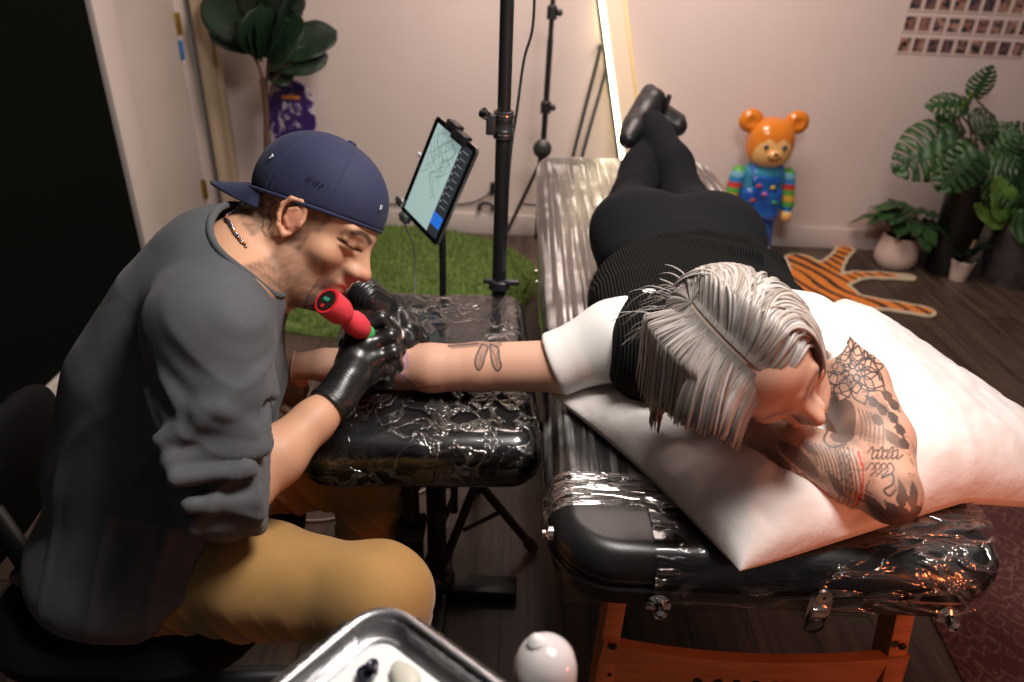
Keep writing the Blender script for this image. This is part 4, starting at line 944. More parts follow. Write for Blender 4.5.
# ---- big plant in smoked glass vase at right edge
c = at(1010, 280, 0); s4 = thing('broadleaf_plant', (c[0], c[1], 0), 'broad leaved plant in a large dark glass pot at the right edge', 'potted plant')
rr = .15
MB().lathe([(0, 0), (rr*.86, 0), (rr*1.0, .12), (rr*1.03, .30), (rr*.99, .305), (rr*.93, .29), (rr*.9, .05), (0, .03)], (c[0], c[1], 0), n=40).build('pot', mat('smoked_dark_pot', (.035, .032, .033), .15, col2=(.06, .05, .05), cscale=20), s4)
MB().lathe([(0, .26), (rr*.95, .26)], (c[0], c[1], 0), n=24).build('soil', soil, s4)
mb = [MB(), MB()]; sb = MB(); rt = A3(c[0], c[1], .25)
for (a, b, w, dy, k) in (((1002, 215), (985, 170), 26, -.02, 1), ((1004, 222), (1000, 178), 30, -.06, 1), ((1010, 215), (1024, 170), 40, 0, 0), ((1005, 225), (978, 205), 24, -.05, 1), ((1015, 225), (1040, 190), 44, -.05, 0), ((1015, 200), (1010, 145), 40, .05, 0), ((1010, 228), (1030, 226), 34, -.1, 0), ((1020, 180), (1045, 140), 40, .1, 0)):
    A_ = aty(*a, c[1]+dy); B_ = aty(*b, c[1]+dy); L = np.linalg.norm(B_-A_)*1.05; leafmesh(mb[k], A_, B_-A_, A3(.1, -.9, .4), L, w/210, 'plain', .12, .2); sb.tube([rt, A_], .005, 7)
thick(mb[0].build('foliage', leafm, s4, auto=False)); o = thick(mb[1].build('foliage', leafy, s4, auto=False)); o['label'] = 'yellowish green leaves'; sb.build('stems', stemm, s4)
# pale board slanting between the pots
a = at(975, 262, .01); b = aty(990, 215, a[1]+.25); d = nrm(b-a); 
bd = MB(); X_ = nrm(np.cross(d, A3(0, 1, 0))); Y_ = np.cross(d, X_); bd.box((a+b)/2, (.035, .02, np.linalg.norm(b-a)), M=Matrix(np.stack([X_, Y_, d], 1).tolist()))
tag(bd.build('wooden_slat', mat('pale_grey_slat', (.30, .25, .23), .6)), 'pale slat leaning between the small pot and the dark pot', 'slat')
# ================================================================== TOY BEAR (generic stand-in)
bb = at(768, 250, 0); Bx, By = bb[0], 3.40; Bx = aty(768, 150, By)[0]; zt = aty(770, 112, By)[2]; print('bear height', zt)
s_ = zt/.66
toy = thing('toy_bear', (Bx, By, 0), 'orange headed toy bear figure in blue dungarees standing by the back wall', 'toy bear')
orange = mat('glossy_orange_plastic', (.72, .22, .02), .22, coat=.4); tan = mat('glossy_tan_plastic', (.80, .46, .16), .22, coat=.4); blue = mat('blue_toy_plastic', (.012, .06, .32), .3, col2=(.02, .14, .50), cscale=22)
def T(x, y, z): return A3(Bx+x*s_, By-y*s_, z*s_)
def sd(name, fn, m, parent=toy, h=.006, lo=(-.3, -.25, 0), hi=(.3, .25, .75), col=None):
    G = SDF(T(lo[0], hi[1], lo[2]), T(hi[0], lo[1], hi[2]), h); fn(G); V, Q = G.surf(2); return mesh(name, V, Q, m, parent, col=col(V) if col else None)
def hd(G): G.ell(T(0, 0, .535), (.100*s_, .088*s_, .106*s_), None, 0, p=2.5)
def hcol(V):
    x = (V[:, 0]-Bx)/s_; z = V[:, 2]/s_; y = (By-V[:, 1])/s_; face = (((x/.080)**2+((z-.498)/.080)**2) < 1) & (y > .02)
    fringe = (z > .548+.018*np.abs(np.sin(x*55))) ; c = np.tile(A3(.72, .22, .02), (len(V), 1)); c[face & ~fringe] = (.85, .52, .20); return c
hdo = sd('head', hd, mat('glossy_toy_head', (1, 1, 1), .2, vcol=True, coat=.5), h=.004, lo=(-.16, -.14, .40), hi=(.16, .14, .68), col=hcol)
for sx in (-1, 1):
    e = sd('ear', lambda G: G.ell(T(sx*.096, 0, .622), (.052*s_, .028*s_, .050*s_), None, 0).ell(T(sx*.098, .035, .622), (.030*s_, .016*s_, .030*s_), None, .004, 's'), orange, h=.004, lo=(-.18, -.06, .57), hi=(.18, .06, .70))
    MB().ball(T(sx*.038, .088, .535), (.011*s_, .006*s_, .009*s_), 8).build('eye', mat('dark_toy_eye', (.05, .05, .08), .15), hdo)
MB().ball(T(0, .096, .505), (.030*s_, .016*s_, .020*s_), 10).build('muzzle', tan, hdo); MB().ball(T(0, .112, .512), (.010*s_, .006*s_, .007*s_), 8).build('nose', mat('brown_toy_nose', (.20, .06, .03), .3), hdo)
sd('body', lambda G: G.box(T(0, 0, .33), (.088*s_, .06*s_, .115*s_), .045*s_, None, 0), mat('blue_green_toy_shirt', (.04, .26, .42), .35), h=.005)
sd('dungarees', lambda G: (G.box(T(0, .002, .275), (.094*s_, .066*s_, .085*s_), .04*s_, None, 0), G.box(T(0, .055, .355), (.050*s_, .014*s_, .05*s_), .01*s_, None, .01), G.cone(T(-.05, .06, .38), T(-.06, .03, .44), .012*s_, .012*s_, .005), G.cone(T(.05, .06, .38), T(.06, .03, .44), .012*s_, .012*s_, .005)), blue, h=.004)
def acol(V):
    z = V[:, 2]/s_; c = np.tile(A3(.72, .22, .02), (len(V), 1))
    pal = [(.02, .20, .45), (.10, .35, .06), (.60, .38, .06), (.10, .35, .06), (.55, .05, .04), (.03, .22, .50), (.20, .50, .60)]
    for i in range(7):
        m = (z > .245+.024*i) & (z <= .269+.024*i); c[m] = pal[i]
    c[z > .413] = (.10, .38, .07); c[z < .245] = (.85, .50, .18); return c
am = mat('striped_toy_sleeve', (1, 1, 1), .35, vcol=True)
for sx in (-1, 1):
    sd('arm', lambda G: (G.cone(T(sx*.108, 0, .40), T(sx*.128, .015, .27), .032*s_, .030*s_, 0), G.ell(T(sx*.130, .025, .225), (.026*s_, .028*s_, .032*s_), None, .008)), am, h=.005, col=acol)
    sd('leg', lambda G: (G.cone(T(sx*.050, 0, .20), T(sx*.052, .0, .06), .044*s_, .046*s_, 0), G.box(T(sx*.052, .018, .03), (.047*s_, .066*s_, .030*s_), .02*s_, None, .01)), blue, h=.005)
for (x, z, c) in ((-.03, .365, (.60, .06, .10)), (.03, .36, (.60, .45, .05)), (0, .33, (.65, .15, .40)), (-.045, .30, (.5, .05, .05)), (.05, .295, (.05, .35, .12))):
    MB().ball(T(x, .072, z), (.012*s_, .004*s_, .009*s_), 6).build('patch', mat('toy_patch', c, .4), toy)
# ================================================================== PEOPLE
def pix(V):
    """where points of the surface fall in the photograph's frame (used to lay out ink on skin)"""
    q = V-EYE; D = q@f_; return 512+F*(q@R_)/D, 341-F*(q@U_)/D
def head(G, C, B, s=1.0, female=False, ears=(1, -1)):
    L = lambda x, y, z: C+s*(x*B[0]+y*B[1]+z*B[2])
    e = lambda c, r, k=.012, op='u', p=2: G.ell(L(*c), tuple(np.array(r)*s), B, k*s, op, p)
    c = lambda a, b, r1, r2, k=.010, op='u': G.cone(L(*a), L(*b), r1*s, r2*s, k*s, op)
    e((0, -.015, .035), (.077, .100, .088)); e((0, .028, -.030), (.061, .060, .085), .03); e((0, .045, .045), (.058, .045, .045), .03)
    for x in (-1, 1):
        c((x*.056, -.002, -.048), (x*.022, .066, -.096), .018, .018, .025)
        e((x*.040, .058, -.022), (.024, .022, .022), .018)
        e((x*.033, .100, .005), (.017, .014, .012), .016, 's')
        e((x*.032, .0775, .006), (.0135, .0130, .0125), .003)
        c((x*.018, .0905, -.001), (x*.047, .0760, .002), .0035, .0030, .005)
        c((x*.018, .0915, .0125), (x*.048, .0770, .012), .0048, .0040, .005)
        c((x*.010, .090, .026), (x*.046, .079, .028), .0090, .0075, .014)
        e((x*.0125, .1035, -.029), (.0080, .0105, .0075), .006)
        e((x*.007, .111, -.037), (.0035, .005, .003), .002, 's')
    e((0, .086, .022), (.016, .012, .020), .012)
    c((0, .080, .015), (0, .094, -.024), .013, .019, .014); c((0, .0935, .012), (0, .1150, -.020), .0080, .0088, .010); e((0, .1185, -.0250), (.0098, .0090, .0088), .007)
    c((0, .100, -.034), (0, .094, -.050), .0065, .0080, .010)
    e((0, .078, -.056), (.028, .020, .022), .015)
    c((-.017, .0915, -.0540), (.017, .0915, -.0540), .0045, .0045, .006); c((-.004, .0975, -.0535), (.004, .0975, -.0535), .0052, .0052, .006)
    c((-.014, .0900, -.0650), (.014, .0900, -.0650), .0052, .0052, .006); e((0, .0945, -.0650), (.012, .0065, .0060), .006)
    c((-.021, .1005, -.0592), (.021, .1005, -.0592), .0016, .0016, .004, 's')
    e((0, .082, -.094), (.022, .018, .017), .016)
    for x in ears:
        pts = [(.010, -.006), (.012, .006), (.008, .020), (-.003, .028), (-.017, .024), (-.024, .010), (-.021, -.006), (-.013, -.020), (-.002, -.028), (.005, -.022)]
        e((x*.079, .007, .0), (.006, .016, .024), .006)
        G.chain([L(x*(.080+.0035*(yy < .004)+.0045*(yy < -.012)), .009+yy, zz) for yy, zz in pts], [s*r for r in (.0026, .0030, .0033, .0036, .0038, .0036, .0034, .0042, .0046, .003)], .003*s)
        G.chain([L(x*.0835, .009+yy, zz) for yy, zz in ((-.004, .016), (-.013, .008), (-.012, -.006), (-.002, -.014))], [s*.0026]*4, .003*s)
        e((x*.0890, .013, -.004), (.0042, .0052, .0070), .003, 's')
        c((x*.082, .021, -.006), (x*.083, .022, .0), .0032, .0030, .003)
    return L
def hand(G, W, K, fingers, thumb, rp=.015, rf=(.0098, .0098, .0095, .0085), k=.006, wrist=(.024, .017)):
    """W wrist; K four knuckles; fingers: list of [PIP, DIP, tip]; thumb [base, mid, tip]"""
    W = np.array(W)
    for i, kn in enumerate(K): G.cone(W+(kn-W)*.18, kn, rp*1.08, rp*.86, .012)
    for i in range(3): G.cone(K[i], K[i+1], rp*.80, rp*.78, .010)
    G.cone(W+(K[1]-W)*.5, W+(K[2]-W)*.5, rp*1.15, rp*1.15, .012)
    for i, fg in enumerate(fingers):
        r = rf[i]; P = [K[i]]+[np.array(q) for q in fg]; G.chain(P, [r*1.12, r*1.02, r*.94, r*.80], k)
        for j in (1, 2): G.ell(P[j], r*1.06, None, .003)
    if thumb is not None:
        P = [W+(np.array(thumb[0])-W)*.25]+[np.array(q) for q in thumb]; G.chain(P, [rp*1.1, rp*.92, .0115, .0095], .008)
skin_bump = dict(bump=.25, bscale=420, bdist=.0006)
# ------------------------------------------------------------------ THE CLIENT
WH = A3(.331, .862, .888); WB = frame((.505, -.809, -.301), (-.608, -.581, .541))
cl = thing('person', (.38, 1.7, .63), 'person lying face down on the massage table in black knit vest and white T-shirt', 'person')
rS, rE, rW = A3(.185, 1.13, .755), at(428, 369, .678), at(291, 366, .668)
lS, lE, lW = A3(.495, 1.13, .785), at(887, 488, .722), at(738, 424, .735)
G = SDF((-.53, .64, .56), (.61, 1.50, 1.03), .0019)
# right arm, stretched across the armrest
G.chain([rS, at(560, 366, .705), at(480, 367, .686), at(432, 368, .680), at(400, 366, .674), at(360, 365, .672), at(325, 365, .669), rW], [.055, .047, .0440, .0435, .0425, .037, .029, .0235], .012)
D = nrm(A3(-.34, .42, -.80)); Sd = nrm(np.cross(D, A3(0, 1, .3))); Nn_ = np.cross(Sd, D)
Kn = [rW+D*.082+Sd*x for x in (.028, .010, -.009, -.026)]
Kn = [rW+D*.080+Nn_*-.004+Sd*x for x in (-.028, -.010, .009, .025)]
cu = nrm(D*.55+A3(.45, -.5, -.2)); cu2 = nrm(A3(.7, -.6, -.15)); fg = []
for i, kk in enumerate(Kn): l = (.040, .044, .041, .033)[i]; p1 = kk+cu*l; p2 = p1+cu2*l*.6; fg.append([p1, p2, p2+nrm(cu2+A3(.2, -.3, .4))*l*.5])
hand(G, rW, Kn, fg, [rW+D*.035+A3(.025, -.015, .0), rW+D*.062+A3(.036, -.022, 0), rW+D*.085+A3(.040, -.028, 0)], .0135, (.0078, .0080, .0078, .0068))
# left arm folded under the head
G.chain([lS, at(852, 385, .765), at(878, 440, .738), lE], [.058, .053, .048, .040], .014)
G.ell(at(893, 500, .712), (.036, .034, .034), None, .015)
G.chain([lE, at(848, 470, .730), at(795, 449, .735), lW], [.040, .046, .039, .027], .012)
D2 = nrm(nrm(lW-at(848, 470, .730))+A3(.1, .8, -.15)); N2 = A3(0, 0, 1); S2 = np.cross(N2, D2); Kn = [lW+D2*.075+S2*x-A3(0, 0, .006) for x in (-.027, -.009, .009, .025)]
hand(G, lW, Kn, [[kk+D2*.038-A3(0, 0, .004), kk+D2*.062-A3(0, 0, .006), kk+D2*.078-A3(0, 0, .010)] for kk in Kn], [lW+D2*.04-S2*.035, lW+D2*.065-S2*.045, lW+D2*.09-S2*.047], .0135, (.0078, .0080, .0078, .0068))
# trunk core (inside the clothes), neck, head
G.ell((.345, 1.25, .745), (.150, .20, .075), None, .03); G.chain([rS, A3(.345, 1.14, .77), lS], [.05, .06, .05], .03)
G.chain([A3(.345, 1.16, .80), WH+.0*WB[1]-.045*WB[2]-.035*WB[1]], [.058, .050], .03)
WL = head(G, WH, WB, .95, True)
V, Q = G.surf(2); del G
px, py = pix(V); N_ = vnormals(V, Q); fc = (N_*(V-EYE)).sum(1) < 0
skin = np.tile(A3(.64, .37, .265), (len(V), 1)); q = (V-WH)@WB.T/.95
skin *= (1+.05*noise(V, 30, 1))[:, None]
inhead = ((np.minimum(segd(V, lS, lE), np.minimum(segd(V, lE, at(795, 449, .735)), segd(V, at(795, 449, .735), lW))) > .052) | (np.linalg.norm(q/A3(.080, .122, .120), axis=1) < 1)); inhead = inhead & (np.abs(q[:, 0]) < .1) & (np.abs(q[:, 1]) < .14) & (np.abs(q[:, 2]) < .13) & (q[:, 1] > .0)
def gauss(c, r): return np.exp(-(((q-np.array(c))/np.array(r))**2).sum(1))*inhead
fl = gauss((0, .122, -.022), (.014, .02, .014))*.5+sum(gauss((x*.042, .07, -.02), (.02, .03, .02)) for x in (-1, 1))*.4
skin = skin*(1-fl[:, None]*np.array([.05, .28, .25]))
lip = gauss((0, .1, -.0585), (.020, .02, .0085)); skin = skin*(1-lip[:, None]*np.array([.15, .5, .45]))
lash = np.zeros(len(V))
for x in (-1, 1):
    pts = np.array([(x*.017, .005), (x*.026, .0015), (x*.036, .001), (x*.046, .003), (x*.053, .006)]); lash = np.maximum(lash, (polyd(q[:, [0, 2]], pts) < .0022)*(q[:, 1] > .06))
    br = np.array([(x*.012, .028), (x*.03, .034), (x*.048, .031)]); bb_ = np.exp(-(polyd(q[:, [0, 2]], br)/.0045)**2)*inhead*(q[:, 1] > .06); skin = skin*(1-.45*bb_[:, None])
skin[(lash > 0) & inhead] *= .22
ink_ = np.zeros(len(V)); Pp = np.stack([px, py], 1)
def line(pts, w=.9, a=1.0, m=None, smooth=True):
    """inked line through picture points on the surface"""
    global ink_
    p = [np.array(x, float) for x in pts]
    if smooth and len(p) > 2: p = bez(p, 4*len(p))
    p = np.array([x[:2] for x in p]); lo, hi = p.min(0)-3, p.max(0)+3
    sel = np.nonzero((Pp[:, 0] > lo[0]) & (Pp[:, 0] < hi[0]) & (Pp[:, 1] > lo[1]) & (Pp[:, 1] < hi[1]) & fc & (m if m is not None else True))[0]
    if len(sel) == 0: return
    d = polyd(Pp[sel], p); ink_[sel] = np.maximum(ink_[sel], min(1, a*1.15)*np.clip(1.25-d/(w*1.3), 0, 1))
def fill(poly, a=.85, m=None, smooth=True):
    global ink_
    p = [np.array(x, float) for x in poly]
    if smooth: p = bez(p+[p[0]], 5*len(p))
    p = np.array(p); x, y = px, py; ins = np.zeros(len(V), bool)
    lo, hi = p.min(0), p.max(0); sel = np.nonzero((x > lo[0]) & (x < hi[0]) & (y > lo[1]) & (y < hi[1]) & fc & (m if m is not None else True))[0]
    X_, Y_ = x[sel], y[sel]; r = np.zeros(len(sel), bool)
    for i in range(len(p)):
        a_, b_ = p[i-1], p[i]; c_ = (a_[1] > Y_) != (b_[1] > Y_); xi = (b_[0]-a_[0])*(Y_-a_[1])/np.where(b_[1] == a_[1], 1e-9, b_[1]-a_[1])+a_[0]; r ^= c_ & (X_ < xi)
    v = min(1, a*1.18)*(.88+.12*noise(V[sel], 60, 1)); ink_[sel] = np.where(r, np.maximum(ink_[sel], v), ink_[sel])
armL = (px > 735) & (np.linalg.norm(q, axis=1) > .0) & ~inhead & ((V[:, 0] > .30)) & (V[:, 2] < .86)
def petal(cx, cy, ang, l, w, a=.9):
    ca, sa = math.cos(ang), math.sin(ang); P = []
    for t in np.linspace(0, 1, 9): P.append((cx+ca*l*t-sa*w*math.sin(math.pi*t**.8), cy+sa*l*t+ca*w*math.sin(math.pi*t**.8)))
    Q_ = [(cx+ca*l*t+sa*w*math.sin(math.pi*t**.8), cy+sa*l*t-ca*w*math.sin(math.pi*t**.8)) for t in np.linspace(0, 1, 9)]
    line(P, .8, a, armL, False); line(Q_, .8, a, armL, False)
# big open flower on the upper arm
for k in range(7): petal(853+4*math.cos(k*.9), 372+3*math.sin(k*.9), k*.9+.3, 9, 4)
for k in range(9): petal(853+8*math.cos(k*.7), 373+7*math.sin(k*.7), k*.7, 17+4*math.sin(k*2), 6.5)
for k in range(8): petal(851+14*math.cos(k*.785+.4), 372+12*math.sin(k*.785+.4), k*.785+.4, 22+5*math.sin(k*3), 8.5)
for k in range(5): petal(838+k*9, 350+k*3, -1.9+.35*k, 20, 6)
for (a, b) in (((829, 352), (848, 326)), ((835, 362), (852, 332)), ((822, 378), (842, 392)), ((826, 390), (850, 398)), ((865, 350), (880, 380)), ((872, 360), (885, 392))): line([a, ((a[0]+b[0])/2+3, (a[1]+b[1])/2), b], .9, .8, armL)
# dark curled figure below it
fill([(826, 400), (834, 396), (838, 402), (846, 399), (853, 404), (856, 414), (855, 428), (852, 440), (838, 443), (829, 436), (834, 428), (828, 418)], .78, armL)
line([(826, 398), (830, 394), (836, 395), (838, 400)], 1.8, .8, armL); line([(828, 430), (824, 440), (832, 447), (846, 444)], 1.6, .8, armL)
for i in range(6): line([(858+i*4, 408+i*1.5), (862+i*4.2, 424), (860+i*4.6, 440+i)], .7, .7, armL)
# leafy dark marks at the outer side
for (x, y) in ((872, 402), (881, 410), (892, 418), (886, 396), (899, 430), (876, 420), (893, 405), (903, 444)): fill([(x-5, y-3), (x, y-6), (x+6, y-1), (x+5, y+5), (x-1, y+4)], .75, armL)
line([(866, 396), (880, 404), (896, 422), (908, 448)], 1.2, .8, armL); line([(862, 392), (884, 392), (900, 412)], .8, .7, armL)
fill([(884, 428), (896, 434), (908, 446), (900, 448), (888, 441)], .6, armL)
# script-like lines and bands across the forearm near the elbow
for i in range(5): line([(834+i*4.5, 444+i), (840+i*4.6, 462+i*2), (842+i*4.8, 486+i*2), (836+i*5, 508)], .8, .75, armL)
for i in range(7): line([(838, 450+8*i), (844, 447+8*i), (850, 452+8*i), (846, 458+8*i)], .8, .7, armL)
for i in range(6): line([(868+5*i, 452), (873+5*i, 447+3*(i % 2)), (872+5*i, 459), (878+5*i, 455)], .8, .8, armL)
for i in range(4): line([(866+6*i, 470), (872+6*i, 463), (876+6*i, 470), (870+6*i, 476)], .8, .8, armL)
line([(882, 478), (892, 474), (893, 484), (884, 490), (890, 496), (896, 490)], 1.0, .85, armL)
line([(870, 480), (866, 490), (872, 494)], .8, .8, armL)
# dark flower around the elbow
for poly in ([(863, 494), (874, 498), (884, 508), (893, 516), (886, 522), (874, 516), (868, 508)], [(898, 478), (904, 486), (908, 498), (903, 508), (896, 500), (898, 490)], [(912, 480), (918, 492), (916, 506), (908, 504)], [(884, 500), (896, 505), (907, 509), (913, 520), (906, 530), (892, 528), (880, 522), (886, 512)], [(914, 504), (922, 508), (920, 522), (912, 528), (906, 520)]): fill(poly, .86, armL)
line([(858, 498), (870, 505), (884, 516), (900, 533)], 1.2, .85, armL)
# forearm: stripes and dark feathered shapes, mostly in the shade of the face
for i in range(10): line([(806+i*4.6, 440+i*1.6), (814+i*4.2, 452+i*2.4), (818+i*4, 466+i*3)], .8, .7, armL)
for poly in ([(778, 440), (796, 446), (808, 458), (820, 476), (812, 478), (796, 466), (782, 452)], [(764, 446), (776, 452), (792, 466), (786, 470), (770, 458)], [(800, 440), (812, 446), (818, 456), (808, 452)], [(826, 470), (838, 480), (846, 496), (836, 492)]): fill(poly, .7, armL)
for i in range(5): line([(760+9*i, 452+6*i), (768+9*i, 450+6*i), (772+9*i, 460+6*i)], .9, .7, armL)
# dark outline bands of shading behind the head (upper inner arm)
for i in range(6): fill([(806+i*2, 350+i*11), (816+i*1.5, 352+i*10), (815+i, 361+i*9), (807+i, 362+i*10)], .5, armL)
# insect on the right arm with a long bar, stencil and dark patch by the gloves
mR = px < 560
for poly in ([(482, 344), (488, 347), (485, 356), (482, 366), (478, 370), (475, 362), (478, 352)], [(490, 344), (498, 348), (499, 358), (501, 366), (497, 371), (492, 362)]):
    for i in range(len(poly)): pass
    line(poly+[poly[0]], .9, .85, mR); cx = np.mean([p[0] for p in poly]); cy = np.mean([p[1] for p in poly])
    for p in poly: line([(488, 345), (cx, cy), p], .6, .55, mR, False)
    fill(poly, .32, mR)
line([(449, 346), (462, 345), (478, 343.5)], 1.3, .75, mR); line([(452, 348), (474, 346)], .9, .5, mR)
fill([(474, 342), (500, 341), (500, 347), (486, 349), (474, 346)], .45, mR)
fill([(388, 376), (400, 374), (412, 382), (420, 392), (404, 392), (390, 386)], .55, mR); line([(420, 388), (440, 386)], 1.2, .35, mR)
# underside and hidden side keep the same sleeve of ink as a loose pattern
ta = (np.abs(noise(V, 70, 0)) < .10)|(noise(V, 34, 2) > .55); left_arm = (V[:, 0] > .30) & ~inhead & (np.minimum(segd(V, lS, lE), segd(V, lE, lW)) < .062) & (V[:, 1] < 1.06)
ink_ = np.where(left_arm & ~fc, ta*.7, ink_); shade = np.clip(.25*noise(V, 26, 1), 0, .3)*left_arm; ink_ = np.maximum(ink_, shade); ink_ = np.maximum(ink_, left_arm*np.clip(.22+.35*noise(V, 48, 2)+.25*noise(V, 110, 0), 0, .5)); ink_ = np.maximum(ink_, left_arm*(np.abs(noise(V, 85, 1)) < .05)*.45)
ink_col = A3(.022, .025, .030)
skin = skin*(1-ink_[:, None])+ink_col*ink_[:, None]
# red ring line and violet stencil
d = polyd(Pp, np.array([(x, y) for x, y in [(858, 452), (863, 468), (863, 486), (856, 504), (850, 512)]])); m = (d < 1.0) & armL & fc; skin[m] = (.55, .06, .05)
vs = np.zeros(len(V))
for pts in ([(403+5*math.cos(a), 363+6*math.sin(a)) for a in np.linspace(0, 6.28, 12)], [(402+2.5*math.cos(a), 364+3*math.sin(a)) for a in np.linspace(0, 6.28, 9)], [(398, 372), (402, 376), (407, 375)], [(402, 350), (406, 353), (408, 357)]):
    d = polyd(Pp, np.array(pts)); vs = np.maximum(vs, (d < .9)*.35+(d < 2.2)*.15)
vs *= (fc & mR); skin = skin*(1-vs[:, None])+A3(.26, .12, .42)*vs[:, None]
wskin = mat('fair_skin', (1, 1, 1), .52, vcol=True, sss=.12, **skin_bump)
mesh('body', V, Q, wskin, cl, col=skin)
mb = MB(); ax = nrm(rW-at(325, 365, .669)); c = rW-ax*.004; X_ = nrm(np.cross(ax, A3(0, 0, 1))); Y_ = np.cross(ax, X_)
mb.tube([c+.0262*(math.cos(a)*X_+math.sin(a)*Y_)+ax*.004*math.sin(a) for a in np.linspace(0, 6.283, 40, endpoint=False)], .0014, 6, closed=True); mb.build('bracelet', mat('thin_cord', (.6, .5, .42), .5), cl)
# clothes
knit = mat('black_rib_knit', (.014, .014, .014), .95, spec=.15)
nt = knit.node_tree; tc = nt.nodes['Texture Coordinate']
wv_ = nt.nodes.new('ShaderNodeTexWave'); wv_.inputs['Scale'].default_value = 58; wv_.inputs['Distortion'].default_value = .5; wv_.bands_direction = 'X'; nt.links.new(tc.outputs['Object'], wv_.inputs['Vector'])
bp = nt.nodes.new('ShaderNodeBump'); bp.inputs['Strength'].default_value = 1; bp.inputs['Distance'].default_value = .003; nt.links.new(wv_.outputs[0], bp.inputs['Height']); nt.links.new(bp.outputs[0], nt.nodes['Principled BSDF'].inputs['Normal'])
cr = nt.nodes.new('ShaderNodeValToRGB'); cr.color_ramp.elements[0].color = (.0015, .0015, .0015, 1); cr.color_ramp.elements[1].color = (.013, .013, .012, 1); nt.links.new(wv_.outputs[0], cr.inputs[0]); nt.links.new(cr.outputs[0], nt.nodes['Principled BSDF'].inputs['Base Color'])
G = SDF((.06, .98, .60), (.66, 1.66, .96), .0045)
G.ell((.350, 1.255, .748), (.205, .225, .112), None, .03, p=2.4); G.ell((.378, 1.42, .745), (.186, .13, .100), None, .05, p=2.3); G.chain([A3(.24, 1.12, .79), A3(.345, 1.11, .815), A3(.46, 1.12, .795)], [.062, .060, .062], .03)
G.chain([A3(.196, 1.335, .73), A3(.24, 1.375, .81), A3(.31, 1.40, .838), A3(.38, 1.41, .845), A3(.46, 1.405, .838), A3(.525, 1.385, .81), A3(.562, 1.345, .73)], [.026, .022, .020, .020, .020, .022, .026], .012)
for (a, b, r) in (((.36, 1.36, .852), (.46, 1.30, .862), .010),): G.cone(a, b, r, r*.7, .03)
G.chain([A3(.235, 1.07, .765), A3(.225, 1.22, .755)], [.082, .085], .02); G.chain([A3(.46, 1.10, .765), A3(.475, 1.22, .755)], [.082, .090], .02); G.plane((.162, 1.1, .75), (-1, -.12, 0), .01); g0_, g1_ = G.ax[0][:, None, None], G.ax[1][None, :, None]; G.d = np.maximum(G.d, (g1_-(1.428-1.7*(g0_-.385)**2))*.8+0*G.d).astype(np.float32); G.d = np.maximum(G.d, -(G.ax[2][None, None, :]-.632)+0*G.d)
V, Q = G.surf(3); V = V+vnormals(V, Q)*(.003*noise(V, 14, 1))[:, None]; V[:, 2] = np.maximum(V[:, 2], .6335)
vest = mesh('knit_vest', V, Q, knit, cl)
tee = mat('white_cotton', (.82, .80, .78), .85, bump=.2, bscale=500, bdist=.0006, sheen=.2)
G = SDF((.03, .84, .60), (.66, 1.40, .93), .004)
cA, cB = at(553, 365, .704), rS
G.chain([A3(.24, 1.14, .765), A3(.185, 1.13, .757), cA, cA+(cA-rS)*.3], [.080, .070, .0545, .0535], .02)
sA, sB = at(843, 372, .768), at(800, 334, .785)
G.chain([A3(.44, 1.15, .785), sB, sA], [.075, .070, .0640], .02)
G.chain([A3(.24, 1.13, .79), A3(.345, 1.08, .81), A3(.45, 1.13, .80)], [.055, .060, .055], .03)
for (a, b) in ((at(812, 312, .84), at(838, 336, .82)), (at(806, 322, .85), at(828, 352, .82)), (at(816, 300, .82), at(845, 325, .80))): G.cone(a, b, .007, .004, .02)
G.plane(cA, cA-cB+A3(0, .0, 0), .006); g0_, g1_, g2_ = G.ax[0][:, None, None], G.ax[1][None, :, None], G.ax[2][None, None, :]; cp_ = at(833, 347, .80); e_ = ((g0_-cp_[0])*.82+(g1_-cp_[1])*-.28+(g2_-cp_[2])*-.5); G.d = np.where(g0_ > .42, np.maximum(G.d, e_), G.d).astype(np.float32)
V, Q = G.surf(2); V = V+vnormals(V, Q)*(.0025*noise(V, 22, 0)*np.clip((V[:, 0]-.10)/.06, .2, 1))[:, None]; V[:, 2] = np.maximum(V[:, 2], .6345)
mesh('tshirt', V, Q, tee, cl)
trous = mat('black_trouser_cloth', (.0045, .005, .0075), .9, bump=.3, bscale=300, bdist=.001, spec=.2)
G = SDF((.10, 1.42, .58), (.70, 2.62, 1.05), .006)
kR, kL = A3(.495, 2.08, .70), A3(.335, 2.08, .70); aR_, aL_ = att(651, 124, 2.32), att(664, 131, 2.40)
G.ell((.385, 1.62, .740), (.200, .20, .105), None, .04, p=2.3); G.ell((.295, 1.67, .772), (.100, .115, .085), None, .05); G.ell((.478, 1.67, .772), (.100, .115, .085), None, .05)
G.ell((.385, 1.42, .735), (.168, .12, .090), None, .04)
G.chain([A3(.480, 1.74, .725), A3(.49, 1.92, .708), kR], [.100, .076, .064], .04); G.chain([A3(.290, 1.74, .725), A3(.32, 1.92, .708), kL], [.100, .076, .064], .04)
G.chain([kR, kR*.55+aR_*.45+A3(.01, 0, .005), aR_], [.066, .060, .046], .03); G.chain([kL, kL*.55+aL_*.45+A3(-.02, 0, 0), aL_], [.066, .060, .046], .008)
G.cone((.387, 1.82, .84), (.387, 1.66, .885), .012, .010, .03, 's')
G.plane(aR_+(aR_-kR)*.0+nrm(aR_-kR)*.02, aR_-kR, .01)
V, Q = G.surf(2); V = V+vnormals(V, Q)*(.0025*noise(V, 13, 2)+.0035*np.clip(noise(V, 20, 0, (.35, 1.6, 1)), 0, 1))[:, None]; V[:, 2] = np.maximum(V[:, 2], .6345)
mesh('trousers', V, Q, trous, cl)
shoe = mat('black_leather_shoe', (.010, .010, .011), .4, bump=.3, bscale=160, bdist=.001)
